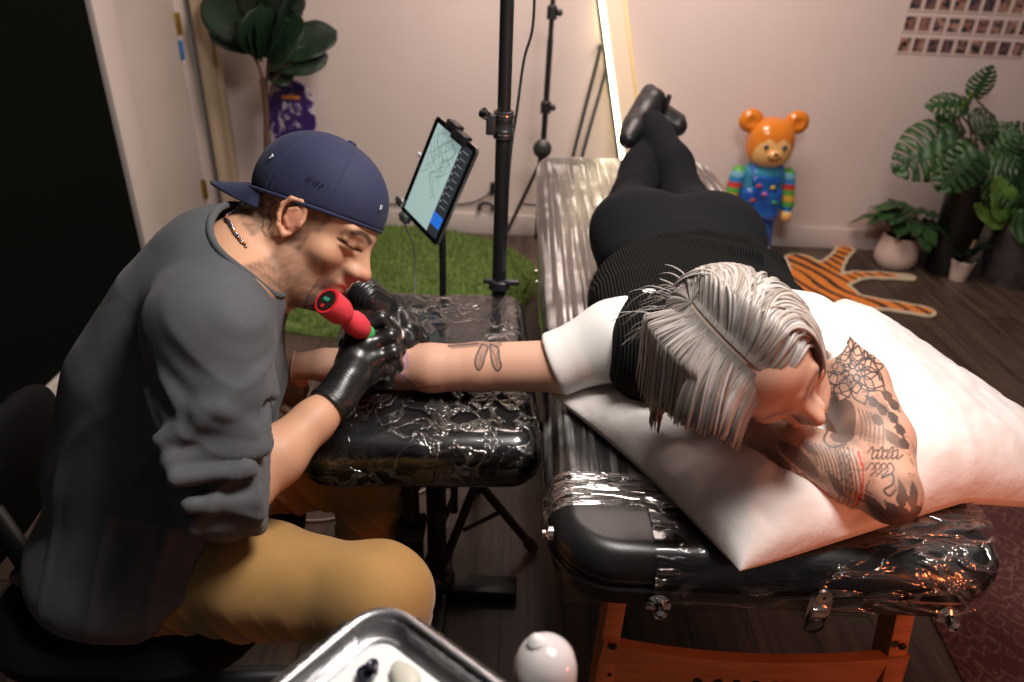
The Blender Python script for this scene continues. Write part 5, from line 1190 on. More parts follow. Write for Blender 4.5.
def mkshoe(P, R, sole_dir, name='shoe'):
    G = SDF(np.min(P, 0)-.10, np.max(P, 0)+.10, .004); G.chain(P, R, .02)
    G.chain([p+sole_dir*r*.75 for p, r in zip(P, R)], [r*.62 for r in R], .004); V, Q = G.surf(2); return mesh(name, V, Q, shoe, cl)
k_ = 1.0
s1 = mkshoe([att(653, 101, 2.38), att(646, 112, 2.36), att(634, 130, 2.31), att(628, 139, 2.28)], [.043, .042, .038, .030], nrm(A3(-.3, .5, .6)))
MB().box(att(667, 103, 2.36), (.014, .02, .055), bev=.003, ry=.2).build('pull_tab', shoe, s1)
mkshoe([att(650, 112, 2.42), att(664, 120, 2.43), att(677, 126, 2.42)], [.040, .040, .034], nrm(A3(.3, .5, .5)))
# ---- hair: a soft cap under several hundred locks falling from a parting
hairm = mat('silver_blonde_hair', (.62, .55, .50), .38, col2=(.40, .33, .29), cscale=5, cstretch=(1, 1, 1), contrast=(.3, .7), sheen=.2)
hb = hairm.node_tree.nodes['Principled BSDF']; at_ = hairm.node_tree.nodes.new('ShaderNodeAttribute'); at_.attribute_name = 'Col'
hairm.node_tree.links.new(at_.outputs['Color'], hb.inputs['Base Color'])
s = .95
hc = WL(0, -.015, .035); rad = A3(.078, .102, .090)*s
def hlocal(P): return (P-hc)@WB.T
def hpush(P, off):
    l = (P-hc)@WB.T; k = np.linalg.norm(l/(rad+off)); 
    return P if k >= 1 else hc+(l/k)@WB
Vh, Fh, Ch = [], [], []
def lock(P, w0, w1, col):
    n = 5; m = len(P); base = len(Vh)
    P = np.array(P); T = np.gradient(P, axis=0); T /= np.linalg.norm(T, axis=1)[:, None]+1e-9
    out = P-hc; X = np.cross(T, out); X /= np.linalg.norm(X, axis=1)[:, None]+1e-9; Y = np.cross(X, T)
    for i in range(m):
        t = i/(m-1); w = w0*(min(1, .45+t*3))*(1-max(0, t-.85)*4.5)+.0004
        for k in range(n):
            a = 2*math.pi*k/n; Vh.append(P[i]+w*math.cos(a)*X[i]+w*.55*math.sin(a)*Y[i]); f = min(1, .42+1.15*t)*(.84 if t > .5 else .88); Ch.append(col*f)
    for i in range(m-1):
        for k in range(n): Fh.append((base+i*n+k, base+i*n+(k+1) % n, base+(i+1)*n+(k+1) % n, base+(i+1)*n+k))
pal = [A3(.52, .45, .41), A3(.60, .54, .50), A3(.36, .29, .25), A3(.48, .43, .42), A3(.24, .18, .14), A3(.68, .63, .61)]
hr = np.random.RandomState(11); grav = A3(0, 0, -1.)
def shell(P, d, off, st, zmin, grv):
    """one step of a lock: clings to the head while over it, hangs once past the side"""
    l = ((P-hc)@WB.T)/(rad+off); n = nrm((l/(rad+off))@WB)
    d = nrm(d+grav*grv); P2 = P+d*st
    if n[2] > -.10:
        l2 = (P2-hc)@WB.T; P2 = hc+(l2/np.linalg.norm(l2/(rad+off)))@WB
    else: P2 = hpush(P2, off)
    P2[2] = max(P2[2], zmin+off*.4); return P2
def grow(yl, side, back, length, off, jit, zmin=.735, xl=.003):
    yy = (yl)*s; l = A3(side*xl, yy-(-.015*s), 0); zz = rad[2]*math.sqrt(max(.02, 1-(l[1]/rad[1])**2)); l[2] = zz+.002
    P = hc+l@WB; d = nrm(side*WB[0]*1.0-back*WB[1]+jit[0]*WB[1]); out = [P]; st = .009
    for i in range(int(length/st)):
        P2 = shell(P, d, .002+(off-.002)*min(1, i/5), st, zmin, .06 if i < 6 else .35)
        if np.linalg.norm(P2-P) < .003: break
        d = nrm(P2-P-back*.0006*WB[1]); P = P2; out.append(P)
    return out
# right side of the parting (falls to the pillow), left side, and the crown
for i in range(1500):
    yl = hr.uniform(-.085, .076); off = .004+.020*hr.rand()*min(1, (.10-yl)/.05)+.020*hr.rand()*np.clip(-yl/.08+.3, 0, 1); col = pal[hr.choice(6, p=[.32, .22, .15, .16, .05, .10])]*(.9+.2*hr.rand())
    P = grow(yl, +1, -.38+.30*hr.rand()+(.0 if yl > 0 else -yl*4), .085+.018*hr.rand()+max(0, .05-yl)*.6, off, hr.normal(0, .10, 2)); lock(P, .0013+.0013*hr.rand(), 0, col)
for i in range(1100):
    yl = hr.uniform(-.085, .080); off = .004+.020*hr.rand()*min(1, (.10-yl)/.05); col = pal[hr.choice(6, p=[.34, .26, .12, .14, .04, .10])]*(.9+.2*hr.rand())
    P = grow(yl, -1, .28+.25*hr.rand()+(.0 if yl > 0 else -yl*5), .165+.025*hr.rand(), off, hr.normal(0, .10, 2)); lock(P, .0013+.0013*hr.rand(), 0, col)
for i in range(800):
    a = hr.uniform(-1.5, 1.5); off = .004+.014*hr.rand(); P = WL(0, -.078+.012*hr.rand(), .10)+0; P = hpush(P, .002); l0 = (P-hc)@WB.T; P = hc+(l0*(1+off/.09))@WB*1.0 if False else P
    d = nrm(math.sin(a)*WB[0]-math.cos(a)*WB[1]); out = [P]
    for k in range(20+hr.randint(5)):
        P2 = shell(P, d, off*min(1, .3+k/6), .009, .735, .10 if k < 6 else .35)
        if np.linalg.norm(P2-P) < .003: break
        d = nrm(P2-P); P = P2; out.append(P)
    lock(out, .0014+.0013*hr.rand(), 0, pal[hr.choice(6)]*(.88+.2*hr.rand()))
for i in range(46):   # loose flyaway wisps at the back left
    a = hr.uniform(-.2, 1.5); P = hc+(-rad[1]*.9)*WB[1]+.05*math.sin(a)*WB[0]+.02*WB[2]; d = nrm(-WB[1]+WB[0]*math.sin(a)+.2*hr.normal(size=3)); out = [P]
    for k in range(7+hr.randint(5)): d = nrm(d+grav*.12+.10*hr.normal(size=3)); P = hpush(P+d*.009, .012); P[2] = max(P[2], .72); out.append(P)
    if len(out) > 3: lock(out, .0009, 0, pal[hr.choice(4)])
G = SDF(hc-.17, hc+.17, .004); G.ell(hc, tuple(rad+.0015), WB, 0)
G.plane(WL(0, .082, .078), WB[1]*.9-.45*WB[2]*1.0, .004); G.plane(WL(0, .02, -.03), WB[1]*1.0-.2*WB[2], .004)
V, Q = G.surf(2); nb = len(Vh); Vh = [v for v in Vh]+list(V); Ch = Ch+[A3(.36, .27, .22)]*len(V); Fh = Fh+[tuple(x+nb) for x in Q]
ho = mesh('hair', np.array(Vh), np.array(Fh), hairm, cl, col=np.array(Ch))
# ------------------------------------------------------------------ THE TATTOOING MAN
MH = A3(-.324, 1.090, .966); MBs = frame((.86, -.34, -.385), (.46, .35, .80))
man = thing('person', (-.60, .93, 0), 'person in a backwards navy cap and grey T-shirt seated tattooing an arm with black gloves', 'person')
RS, RE, RW_ = A3(-.400, .875, .905), at(240, 490, .672), at(336, 400, .722)
LS, LE, LW_ = A3(-.43, 1.20, .89), A3(-.43, 1.37, .775), at(366, 297, .792)
# hands: knuckles and finger joints
def zt_pts(L_): return [att(*p) for p in L_]
RK = zt_pts([(356, 331, 1.215), (366, 345, 1.205), (371, 360, 1.205), (369, 375, 1.215)])
RFg = [zt_pts([(381, 319, 1.225), (394, 333, 1.255), (399, 350, 1.275)]), zt_pts([(390, 336, 1.215), (398, 350, 1.245), (393, 362, 1.26)]), zt_pts([(393, 353, 1.215), (396, 366, 1.245), (385, 374, 1.255)]), zt_pts([(386, 370, 1.22), (388, 382, 1.245), (377, 385, 1.25)])]
RT = zt_pts([(350, 345, 1.25), (372, 336, 1.265), (390, 346, 1.29)])
LK = zt_pts([(393, 304, 1.375), (398, 313, 1.365), (396, 323, 1.365), (390, 331, 1.37)])
LFg = [zt_pts([(406, 320, 1.355), (416, 330, 1.35), (425, 339, 1.35)]), zt_pts([(408, 328, 1.335), (411, 341, 1.33), (410, 350, 1.335)]), zt_pts([(402, 336, 1.34), (402, 347, 1.33), (399, 355, 1.33)]), zt_pts([(394, 340, 1.35), (393, 350, 1.34), (390, 356, 1.34)])]
LT_ = zt_pts([(388, 318, 1.345), (402, 338, 1.32), (413, 357, 1.325)])
G = SDF((-.78, .70, .44), (-.12, 1.46, 1.14), .0021)
G.chain([RS, RE], [.052, .043], .02); G.chain([RE, RE+(RW_-RE)*.35, RE+(RW_-RE)*.75, RW_], [.041, .043, .032, .027], .015)
G.chain([LS, LE], [.052, .043], .02); G.chain([LE, LE+(LW_-LE)*.35, LW_], [.040, .042, .026], .015)
hand(G, RW_, RK, RFg, RT, .013, (.0085, .0085, .0082, .0072)); hand(G, LW_, LK, LFg, LT_, .012, (.0082, .0082, .0078, .0068))
G.chain([A3(-.62, .94, .50), A3(-.58, .96, .66), A3(-.49, 1.01, .81), A3(-.43, 1.03, .88)], [.10, .095, .09, .07], .04); G.chain([RS, A3(-.43, 1.03, .895), LS], [.055, .078, .055], .03)
nb_ = A3(-.425, 1.035, .905); G.chain([nb_, MH-.045*MBs[1]-.035*MBs[2]], [.070, .058], .03); G.cone(nb_+A3(.02, 0, -.01), MH+.02*MBs[1]-.075*MBs[2], .055, .040, .03)
ML = head(G, MH, MBs, 1.0)
V, Q = G.surf(1); del G; V0 = V.copy(); Qm = Q.copy()
q = (V-MH)@MBs.T; px, py = pix(V); N_ = vnormals(V, Q)
skin = np.tile(A3(.58, .315, .195), (len(V), 1))*(1+.05*noise(V, 30, 1))[:, None]
hd_ = (np.linalg.norm(q, axis=1) < .17)
def gs(c, r): return np.exp(-(((q-np.array(c))/np.array(r))**2).sum(1))*hd_
earm = gs((.086, .006, -.003), (.012, .028, .034)); skin = skin*(1-.9*earm[:, None]*np.array([.0, .22, .18]))
skin = skin*(1-gs((0, .12, -.022), (.014, .02, .014))[:, None]*np.array([.0, .18, .15]))
lip = gs((0, .1, -.0585), (.020, .014, .0085)); skin = skin*(1-lip[:, None]*np.array([.2, .5, .42]))
br = np.zeros(len(V))
for x in (-1, 1):
    bp_ = np.array([(x*.011, .0255), (x*.024, .0315), (x*.038, .0325), (x*.051, .027)]); br = np.maximum(br, np.exp(-(polyd(q[:, [0, 2]], bp_)/.0046)**4)*hd_*(q[:, 1] > .05))
    lp = np.array([(x*.016, .007), (x*.026, .0055), (x*.038, .005), (x*.051, .008)]); br = np.maximum(br, (polyd(q[:, [0, 2]], lp) < .0021)*.95*hd_*(q[:, 1] > .05))
skin = skin*(1-br[:, None]*.86)
grain = .75+.25*noise(V, 300, 2)
# short hair below the cap: temples, sideburn, nape
hz_ = q[:, 2]; hy = q[:, 1]; hx = np.abs(q[:, 0])
temple = (hy < .052+.25*(hz_-.03)) & (hz_ > -.035+.0*hy) & (hy > .012) & (hx > .045) & (hz_ > .0)
side_b = (hy > .010) & (hy < .034) & (hz_ > -.04) & (hz_ <= .01) & (hx > .05)
nape = (hy < -.03) & (hz_ > -.055-.25*(hy+.03)) & (hz_ > -.07)
around = (hy <= .012) & (hz_ > .03)
hm = ((temple | side_b | nape | around) & hd_).astype(float)
for _ in range(6):
    acc = np.zeros(len(V)); w = np.zeros(len(V))
    for i in range(4): acc += np.bincount(Q[:, i], hm[Q[:, (i+1) % 4]], len(V)); w += np.bincount(Q[:, i], minlength=len(V))
    hm = .5*hm+.5*acc/np.maximum(w, 1)
hm *= np.clip(1-earm*1.6, 0, 1); skin = skin*(1-(hm*.78*grain)[:, None])+A3(.035, .026, .022)*(hm*.78*grain)[:, None]
beard = ((hy > .005) & (hz_ < -.028-.30*np.clip(.05-hy, 0, .1)) & (hz_ > -.125) & (hy < .13)) | ((hy > .085) & (hz_ < -.038) & (hz_ > -.05) & (hx < .03))
bm_ = (beard & hd_).astype(float)
for _ in range(8):
    acc = np.zeros(len(V)); w = np.zeros(len(V))
    for i in range(4): acc += np.bincount(Q[:, i], bm_[Q[:, (i+1) % 4]], len(V)); w += np.bincount(Q[:, i], minlength=len(V))
    bm_ = .5*bm_+.5*acc/np.maximum(w, 1)
bw = bm_*(.55+.40*np.clip((-.04-hz_)/.05, 0, 1))*(.8+.4*(hy > .07))*grain*(1-lip); bw = np.clip(bw, 0, .9)
skin = skin*(1-bw[:, None])+A3(.045, .032, .028)*bw[:, None]
# small neck tattoo behind the ear and faint forearm ink
Pp = np.stack([px, py], 1); fc = (N_*(V-EYE)).sum(1) < 0
for pts in ([(258, 212), (264, 218), (262, 230), (266, 236)], [(268, 214), (272, 222), (268, 230)], [(276, 206), (274, 216), (280, 222)], [(262, 205), (270, 207), (276, 202)]):
    d = polyd(Pp, np.array(pts, float)); m = (d < .9) & fc & (q[:, 1] < .0); skin[m] *= .35
mskin = mat('tan_skin', (1, 1, 1), .55, vcol=True, sss=.10, **skin_bump)
mbody = mesh('body', V, Q, mskin, man, col=skin)
# eyes glimpsed under the lids
for x in (-1, 1):
    pass
# ---- gloves
glove = mat('black_nitrile_glove', (.012, .012, .013), .30, bump=.3, bscale=90, bdist=.001, spec=.6)
def mkglove(W, E_, K, Fg, T_, cuff, name='glove', sc=1.0):
    allp = np.array(K+sum(Fg, [])+T_+[W]); G = SDF(allp.min(0)-.075, allp.max(0)+.075, .0018)
    ax = nrm(E_-W); rw = np.linalg.norm
    G.chain([W+(np.mean(K, 0)-W)*.35, W, W+ax*cuff], [.031, .0305, .0345], .012)
    hand(G, W, K, Fg, T_, .0178, (.0122, .0122, .0118, .0106), .009)
    G.plane(W+ax*cuff, ax, .004)
    V, Q = G.surf(1); N_ = vnormals(V, Q); s_ = (V-W)@ax
    near = np.exp(-((s_-.005)/.040)**2); ang = noise(V, 30, 1)
    V = V+N_*(near*(.0007+.0008*np.clip(noise(V, 45, 0), 0, 1))*np.sin(s_*1150+ang*5+2.5*noise(V, 55, 2)))[:, None]+N_*(.0009*noise(V, 95, 2))[:, None]
    rim = np.exp(-((s_-cuff+.003)/.003)**2)*.0018; V = V+N_*rim[:, None]
    return mesh(name, V, Q, glove, man)
mkglove(RW_, RE, RK, RFg, RT, .020); mkglove(LW_, LE, LK, LFg, LT_, .006)
# ---- T-shirt
tshirt = mat('washed_charcoal_cotton', (.060, .065, .074), .85, col2=(.085, .090, .099), cscale=9, bump=.3, bscale=420, bdist=.0008, sheen=.08)
G = SDF((-.92, .60, .40), (-.12, 1.50, 1.08), .0045)
G.chain([A3(-.595, .93, .44), A3(-.592, .94, .58), A3(-.552, .97, .72), A3(-.492, 1.01, .84), A3(-.455, 1.03, .90)], [.150, .142, .128, .110, .088], .06); G.cone(A3(-.52, .95, .60), A3(-.50, .98, .74), .12, .13, .05); G.cone(A3(-.60, .86, .485), A3(-.50, .82, .50), .122, .112, .04)
ga, gc_ = G.ax[0][:, None, None], G.ax[2][None, None, :]; hem_ = (ga-(-.375+1.25*(gc_-.585)))*.62+0*G.d; G.d = np.where((gc_ < .66)+0*G.d > 0, np.maximum(G.d, hem_), G.d).astype(np.float32)
G.chain([A3(-.418, .885, .888), A3(-.45, 1.03, .905), A3(-.44, 1.19, .885)], [.078, .086, .080], .05)
hemC = at(262, 490, .690); E2 = RE+A3(-.0, -.0, .005)
G.chain([A3(-.420, .872, .885), (RS+RE)/2+A3(-.020, -.005, 0), E2+A3(-.016, -.004, .0)], [.080, .074, .060], .035); G.chain([E2+A3(-.012, -.004, .0), hemC+A3(.02, .01, 0)], [.064, .052], .03)
lh = LE+(LW_-LE)*.60
G.chain([A3(-.43, 1.20, .875), LE+A3(0, 0, .0)], [.086, .070], .04); G.chain([LE, lh], [.070, .050], .03)
G.ell((-.60, .93, .47), (.185, .23, .09), None, .05)
# folds: ridges in the sleeve and drags from the shoulder and waist
for (a, b, r) in (((170, 460, .93), (258, 445, .98), .012), ((175, 480, .92), (250, 470, .96), .011), ((190, 505, .93), (258, 500, .98), .010), ((160, 440, .93), (220, 415, .94), .011), ((200, 410, .93), (262, 432, .98), .010), ((195, 525, .96), (255, 520, .99), .009)):
    G.cone(att(*a), att(*b), r, r*.6, .02)
G.d = np.maximum(G.d, -(np.sqrt(sum(((g_-c_)/r_)**2 for g_, c_, r_ in zip([G.ax[0][:, None, None], G.ax[1][None, :, None], G.ax[2][None, None, :]], nb_+A3(.055, -.006, .050), (.098, .100, .074))))-1)*.06).astype(np.float32)
G.plane(hemC, nrm(hemC-RE)+A3(.5, .0, 0), .004) if False else None
# open the hems
g0, g1, g2 = G.ax[0][:, None, None], G.ax[1][None, :, None], G.ax[2][None, None, :]
def cutcap(c, n, R):
    global G
    n = nrm(n); s_ = (g0-c[0])*n[0]+(g1-c[1])*n[1]+(g2-c[2])*n[2]; rr = np.sqrt(np.maximum((g0-c[0])**2+(g1-c[1])**2+(g2-c[2])**2-s_**2, 0)); e = np.maximum(-s_, rr-R); G.d = np.maximum(G.d, -e).astype(np.float32)
ax_ = nrm(RW_-RE); cutcap(hemC, nrm(np.cross(U_, ray(262, 490)))*np.sign(np.cross(U_, ray(262, 490))[0]), .13); cutcap(lh, LW_-LE, .085)
c_ = hemC; 
V, Q = G.surf(2); N_ = vnormals(V, Q)
fold = .0035*noise(V, 12, 0, (1, 1, .5))+.0016*noise(V, 32, 1, (1, 1, .6)); slv = np.exp(-(segd(V, RE, (RS+RE)/2)/.10)**2)*(.0105*np.clip(1-1.6*np.abs(np.sin(V[:, 2]*52+V[:, 0]*44-V[:, 1]*22+2.6*noise(V, 9, 2))), -.3, 1)+.003*np.sin(V[:, 2]*120+V[:, 0]*85+3*noise(V, 13, 0)))+.006*np.clip(1-2.2*np.abs(np.sin(V[:, 0]*26-V[:, 2]*15+3*noise(V, 5, 1))), 0, 1)*np.exp(-((V[:, 2]-.66)/.16)**2)
V = V+N_*(fold+slv)[:, None]
top = mesh('tshirt', V, Q, tshirt, man)
# collar ring
E_ = np.sqrt((((V-(nb_+A3(.055, -.006, .050)))/A3(.098, .100, .074))**2).sum(1)); sel = V[(np.abs(E_-1.02) < .10)]
axc = nrm(A3(.62, .02, .78)); Xc = nrm(np.cross(A3(0, 1, 0), axc)); Yc = np.cross(axc, Xc); rel = sel-sel.mean(0); an_ = np.arctan2(rel@Yc, rel@Xc); rr_ = np.hypot(rel@Xc, rel@Yc); ring_ = []
for k in range(40):
    m = np.abs((an_-(-math.pi+2*math.pi*k/40)+math.pi) % (2*math.pi)-math.pi) < .12
    if m.sum() > 2: mm = sel[m]; h_ = mm@axc; top_ = mm[h_ > np.percentile(h_, 82)]; ring_.append(top_.mean(0))
ring_ = np.array(ring_)
for _ in range(4): ring_ = .5*ring_+.25*(np.roll(ring_, 1, 0)+np.roll(ring_, -1, 0))
MB().tube(bez(list(ring_)+[ring_[0]], 160)[:-1], .0055, 10, closed=True).build('collar', tshirt, top)
# ---- necklace
nk = []; fcv = (vnormals(V0, Qm)*(V0-EYE)).sum(1) < 0; pxm, pym = pix(V0)
def skin_at(x, y):
    d = np.where(fcv, np.hypot(pxm-x, pym-y), 1e9); return V0[d.argmin()]
PQ1, PQ2 = skin_at(228, 222), skin_at(247, 263); nN = nrm(np.cross(PQ2-PQ1, A3(.10, .97, -.1))); Nv = vnormals(V0, Qm)
cN = (PQ1+PQ2)/2+A3(0, .06, 0); near = (np.abs((V0-PQ1)@nN) < .004) & (np.linalg.norm(V0-cN, axis=1) < .13); Xn = nrm(PQ1-cN-nN*np.dot(PQ1-cN, nN)); Yn = np.cross(nN, Xn)
Pn, Nn2 = V0[near], Nv[near]; an2 = np.arctan2((Pn-cN)@Yn, (Pn-cN)@Xn)
for a in np.linspace(-math.pi, math.pi, 120, endpoint=False):
    m = np.abs((an2-a+math.pi) % (2*math.pi)-math.pi) < .06
    if m.sum() and not (248 < pix(Pn[m].mean(0)[None])[0][0] < 340): dd_ = np.linalg.norm(Pn[m]-cN, axis=1); k = np.where(dd_ > .035, dd_, 9).argmin(); nk.append(Pn[m][k]+Nn2[m][k]*.0028)
cols = [mat('bead_%s' % n, c, .25, mt_) for n, c, mt_ in (('orange', (.55, .16, .03), 0), ('silver', (.6, .6, .6), 1), ('blue', (.04, .07, .25), 0))]
mbs = [MB(), MB(), MB()]
for i, p in enumerate(nk): mbs[(0, 1, 1, 2, 1, 0, 1, 1)[i % 8]].ball(p, .0027, 5)
me_v = []; me_f = []; mi = []
for k in range(3): n0 = len(me_v); me_v += mbs[k].V; me_f += [tuple(i+n0 for i in f) for f in mbs[k].F]; mi += [k]*len(mbs[k].F)
mesh('necklace', me_v, me_f, None, man, mats=cols, midx=mi)
# ---- cap, worn backwards
navy = mat('navy_cap_twill', (.012, .017, .058), .8, bump=.35, bscale=500, bdist=.0008, sheen=.05)
G = SDF(MH-.19, MH+.19, .003)
cL = lambda x, y, z: MH+x*MBs[0]+y*MBs[1]+z*MBs[2]
cM = cL(0, -.010, .045); G.ell(cM, (.0865, .1105, .094), MBs, 0, p=2.1)
rimn = nrm(-1.0*MBs[2]+.36*MBs[1]*1.0); rimp = cL(0, .095, .046)
rimn = -nrm(np.cross(MBs[0], (cL(0, .095, .046)-cL(0, -.115, -.004)))); rimn = rimn if np.dot(rimn, MBs[2]) < 0 else -rimn
G.plane(rimp, rimn, .003)
V, Q = G.surf(2); q = (V-cM)@MBs.T; N_ = vnormals(V, Q)
an = np.arctan2(q[:, 0], q[:, 1]); r_h = np.hypot(q[:, 0], q[:, 1]); sd_ = np.min([np.abs(np.sin(an-k*math.pi/3))*r_h for k in range(3)], axis=0)
V = V+N_*((-.0016*np.exp(-(sd_/.0016)**2)+.0010*np.exp(-((sd_-.0045)/.0018)**2))*(r_h > .012))[:, None]+N_*(.0008*noise(V, 28, 1))[:, None]
cap = mesh('cap', V, Q, navy, man); 
MB().lathe([(0, .007), (.006, .006), (.0085, .002), (.0085, 0)], cM+MBs[2]*.092, MBs[2], 18).build('button', navy, cap)
# sweatband edge
up_n = -rimn; fx_ = nrm(np.cross(MBs[0], up_n)); fx_ = fx_ if np.dot(fx_, MBs[1]) > 0 else -fx_
ctr = (cL(0, .095, .046)+cL(0, -.115, -.004))/2; hl = np.linalg.norm(cL(0, .095, .046)-cL(0, -.115, -.004))/2
def rim(a, k=1.0): return ctr+MBs[0]*(.0855*k*math.sin(a))+fx_*(hl+.0045)*k*math.cos(a)
MB().tube([rim(a) for a in np.linspace(0, 2*math.pi, 60, endpoint=False)], .0032, 8, closed=True).build('cap_edge', navy, cap)
V = []; na, nr_ = 40, 12
for i in range(na+1):
    a = math.pi+math.radians(-62+124*i/na); ui = (i/na-.5)*2
    for j in range(nr_+1):
        t = j/nr_; ext_ = .062*math.sqrt(max(0, 1-abs(ui)**2.4)); p = rim(a, .98)-fx_*ext_*t-MBs[0]*0; V.append(p-up_n*(.016*t+.016*ui*ui*(.35+.65*t))+up_n*.005)
Fq = np.array([(i*(nr_+1)+j, i*(nr_+1)+j+1, (i+1)*(nr_+1)+j+1, (i+1)*(nr_+1)+j) for i in range(na) for j in range(nr_)])
o = mesh('brim', V, Fq, navy, cap); thick(o, .0035)
white_thread = mat('white_embroidery', (.75, .75, .78), .7)
def emb(px_, py_, pts, name='embroidery', m=white_thread, r=.0016, k_=1.0):
    # stitches laid on the cap surface near a seen point
    d = nrm(ray(px_, py_)); best = None
    for t in np.linspace(.8, 1.4, 1200):
        P = EYE+ray(px_, py_)*t; l = (P-cM)@MBs.T
        if (np.abs(l/A3(.0885, .1125, .098))**2.15).sum() < 1: best = P; break
    if best is None: print('emb miss', px_, py_); return
    n = nrm(((best-cM)@MBs.T/A3(.0885, .1125, .098)**2)@MBs); X_ = nrm(np.cross(MBs[2], n)); Y_ = np.cross(n, X_); mb = MB()
    for seg in pts: mb.tube([best+X_*a*.01*k_+Y_*b*.01*k_+n*.0006 for a, b in seg], r, 6)
    mb.build(name, m, cap)
emb(272, 157, [[(-.3, -.5), (-.1, .1), (-.3, .6)], [(-.1, .1), (.2, .3)]], 'front_emblem', r=.0010, k_=.7)
emb(381, 208, [[(-.4, -.7), (-.4, .7)], [(-.4, .7), (.4, .5)], [(-.4, 0), (.3, 0)]], 'rear_lettering', r=.0007, k_=.55)
navy2 = mat('tonal_navy_thread', (.012, .016, .045), .6)
emb(316, 181, [[(-1.2, -.4), (-1.2, .4), (-.7, -.4), (-.7, .4)], [(-.3, .4), (-.1, -.4), (.1, .2), (.3, -.4), (.5, .4)], [(.9, -.4), (.9, .4), (1.3, .2), (.9, 0)]], 'side_lettering', navy2, .0007)
# ---- trousers, belt line and shoes
tan_ = mat('mustard_twill', (.34, .185, .055), .85, col2=(.40, .225, .07), cscale=7, bump=.35, bscale=420, bdist=.0008, sheen=.15)
G = SDF((-.90, .55, .04), (-.02, 1.42, .68), .0055)
RHp, RKn = A3(-.57, .83, .475), at(374, 598, .515); LHp, LKn = A3(-.62, 1.04, .50), A3(-.275, 1.12, .455)
G.chain([RHp, (RHp+RKn)/2+A3(0, 0, .004), RKn], [.098, .084, .070], .03); G.ell(RKn+A3(.012, 0, .0), (.076, .070, .073), None, .03)
G.chain([RKn, RKn+A3(.02, .04, -.20), A3(RKn[0]+.02, RKn[1]+.06, .12)], [.076, .066, .058], .03)
G.chain([LHp, LKn], [.11, .074], .03); G.chain([LKn, LKn+A3(-.01, .02, -.2), LKn+A3(-.02, .03, -.345)], [.074, .066, .058], .03)
G.chain([RHp, LHp], [.095, .095], .05)
V, Q = G.surf(2); N_ = vnormals(V, Q); V = V+N_*(.0030*noise(V, 16, 1)+.0015*noise(V, 40, 0)+.0060*np.clip(1-2.0*np.abs(np.sin(V[:, 0]*62+V[:, 2]*38+V[:, 1]*30+2.8*noise(V, 8, 2))), 0, 1)*np.clip((.54-V[:, 2])/.10, 0, 1)*(.4+.6*np.abs(noise(V, 6, 0))))[:, None]; V[:, 2] = np.maximum(V[:, 2], .07)
mesh('trousers', V, Q, tan_, man)
def mshoe(P0, P1, h=.09):
    G = SDF(np.minimum(P0, P1)-.12, np.maximum(P0, P1)+.12, .005); G.chain([P0+A3(0, 0, .055), (P0+P1)/2+A3(0, 0, .045), P1+A3(0, 0, .036)], [.048, .044, .034], .02); G.cone(P0+A3(0, 0, .06), P0+A3(0, 0, .11), .045, .042, .02)
    G.d = np.maximum(G.d, -(G.ax[2][None, None, :]-.004)+0*G.d); V, Q = G.surf(2); sh = mesh('shoe', V, Q, shoe, man)
    G = SDF(np.minimum(P0, P1)-.12, np.maximum(P0, P1)+.12, .005); G.chain([P0+A3(0, 0, .02), P1+A3(0, 0, .02)], [.052, .042], .01); gz = G.ax[2][None, None, :]; G.d = np.maximum(np.maximum(G.d, gz-.024), .002-gz).astype(np.float32); V, Q = G.surf(1); mesh('sole', V, Q, rubber, sh)
ra = A3(RKn[0]+.02, RKn[1]+.06, 0); mshoe(ra, ra+A3(.17, .02, 0)); la = A3(LKn[0]-.02, LKn[1]+.03, 0); mshoe(la, la+A3(.15, .08, 0))
# ------------------------------------------------------------------ TATTOO MACHINE (held, so a thing of its own)
m0, m1 = att(327, 301, 1.11), att(402, 362, 1.30); ax = nrm(m1-m0); Lm = np.linalg.norm(m1-m0); print('machine', Lm)
tm = thing('tattoo_machine', m0, 'red pen style tattoo machine held in the gloved hand', 'tattoo machine')
redm = mat('red_anodised_grip', (.72, .05, .075), .42, .0, bump=.5, bscale=300, bdist=.0012)
R0 = .0225
MB().lathe([(0, .0), (R0*.96, .0), (R0, .003), (R0, .020), (R0*.98, .034), (R0*.80, .046), (R0*.62, .052), (R0*.66, .058), (R0*.86, .068), (R0*.90, .080), (R0*.80, .096), (R0*.55, .108), (.006, .112)], m0, ax, 40).build('body', redm, tm)
MB().lathe([(.0, -.003), (R0*.70, -.003), (R0*.74, -.001), (R0*.74, .001)], m0, ax, 32).build('end_cap', mat('black_end_cap', (.01, .01, .01), .25), tm)
MB().lathe([(R0*.76, -.0015), (R0*.93, -.0015), (R0*.96, .001)], m0, ax, 32).build('end_ring', mat('bright_red_ring', (.65, .02, .03), .25, coat=.4), tm)
X_ = nrm(np.cross(ax, A3(0, 0, 1))); Y_ = np.cross(X_, ax)
Mx = Matrix(np.stack([X_, Y_, ax], 1).tolist())
MB().box(m0-ax*.0035+Y_*.002, (.012, .006, .0012), M=Mx, bev=.0003).build('display', mat('green_lit_display', (.03, .25, .17), .3, emit=.15), tm)
MB().box(m0-ax*.0036-Y_*.010, (.006, .006, .0012), M=Mx, bev=.0003).build('button', mat('red_button', (.6, .02, .02), .3), tm)
MB().lathe([(.009, .095), (.010, .100), (.010, .135), (.006, .150), (.003, .165), (.0012, Lm-.004)], m0, ax, 20).build('needle_cartridge', mat('black_cartridge', (.02, .02, .02), .3), tm)
MB().lathe([(.0132, .106), (.0140, .108), (.0140, .116), (.0132, .118)], m0, ax, 24).build('grip_ring', mat('green_grip_ring', (.05, .40, .10), .35), tm)
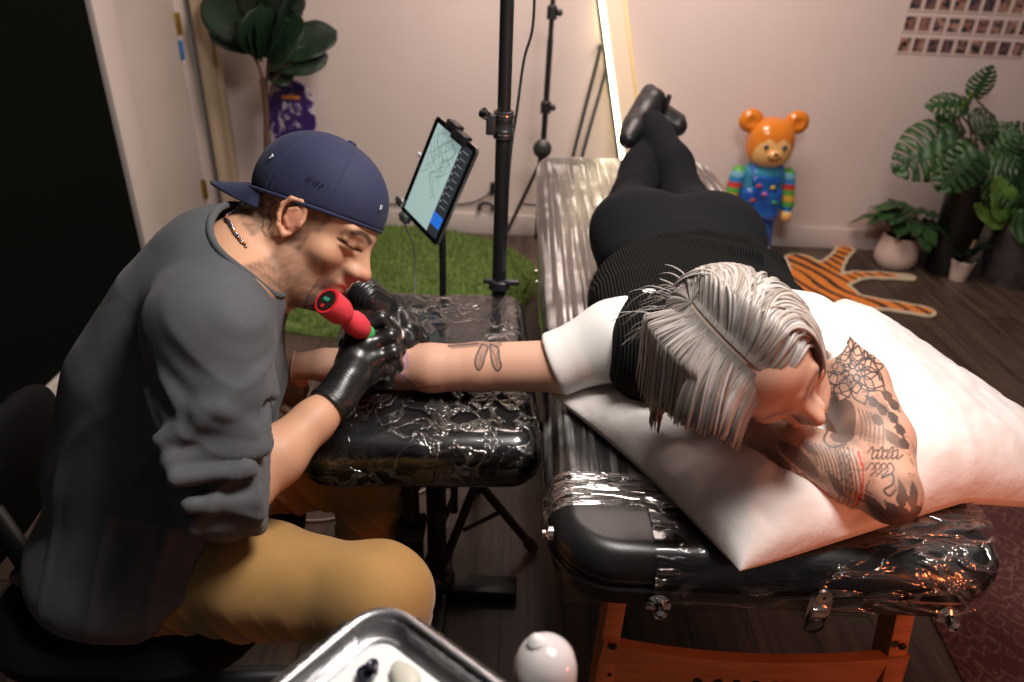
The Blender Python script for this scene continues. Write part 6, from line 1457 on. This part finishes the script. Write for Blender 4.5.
# crumpled tissue held by the fingers
tc0 = att(398, 340, 1.315); G = SDF(tc0-.04, tc0+.04, .0015); G.ell(tc0, (.013, .012, .014), None, 0); G.ell(tc0+A3(.004, -.004, .012), (.008, .008, .010), None, .004)
V, Q = G.surf(1); N_ = vnormals(V, Q); V = V+N_*(.003*noise(V, 120, 1))[:, None]; tag(mesh('tissue', V, Q, mat('white_tissue', (.75, .72, .68), .8)), 'crumpled white tissue pinched between the gloved fingers', 'tissue')
# ================================================================== LIGHT, CAMERA
def area(name, loc, target, size, power, col, sy=None):
    l = bpy.data.lights.new(name, 'AREA'); l.energy = power; l.color = col; l.size = size
    if sy: l.shape = 'RECTANGLE'; l.size_y = sy
    o = bpy.data.objects.new(name, l); COL.objects.link(o); o.location = loc
    o.rotation_euler = (Vector(target)-Vector(loc)).to_track_quat('-Z', 'Y').to_euler(); return o
area('ceiling_softbox', (.42, .87, 2.12), (.08, 1.05, .7), .50, 33, (1, .93, .86))
area('room_light', (.35, 2.45, 2.4), (.45, 3.5, .75), .9, 44, (1, .80, .72))
pl_ = bpy.data.lights.new('warm_red_lamp', 'POINT'); pl_.energy = 8; pl_.color = (1, .22, .07); pl_.shadow_soft_size = .05
o = bpy.data.objects.new('warm_red_lamp', pl_); COL.objects.link(o); o.location = (.92, .30, .76)
w = bpy.data.worlds.new('room_ambient'); S.world = w; w.use_nodes = True
bg = w.node_tree.nodes['Background']; bg.inputs[0].default_value = (1, .86, .80, 1); bg.inputs[1].default_value = .09
cam = bpy.data.cameras.new('camera'); co = bpy.data.objects.new('camera', cam); COL.objects.link(co); S.camera = co
cam.sensor_width = 36; cam.lens = 36*F/1024; cam.clip_start = .05
co.matrix_world = Matrix(((R_[0], U_[0], -f_[0], EYE[0]), (R_[1], U_[1], -f_[1], EYE[1]), (R_[2], U_[2], -f_[2], EYE[2]), (0, 0, 0, 1)))
cam.dof.use_dof = True; cam.dof.focus_distance = 1.15; cam.dof.aperture_fstop = 3.2
S.view_settings.view_transform = 'Standard'; S.view_settings.look = 'None'; S.view_settings.gamma = 1; S.view_settings.exposure = 0; S.view_settings.use_curve_mapping = False
S.cycles.use_denoising = True; S.cycles.max_bounces = 8; S.cycles.transparent_max_bounces = 12; S.cycles.sample_clamp_indirect = 6; S.cycles.caustics_reflective = False; S.cycles.caustics_refractive = False
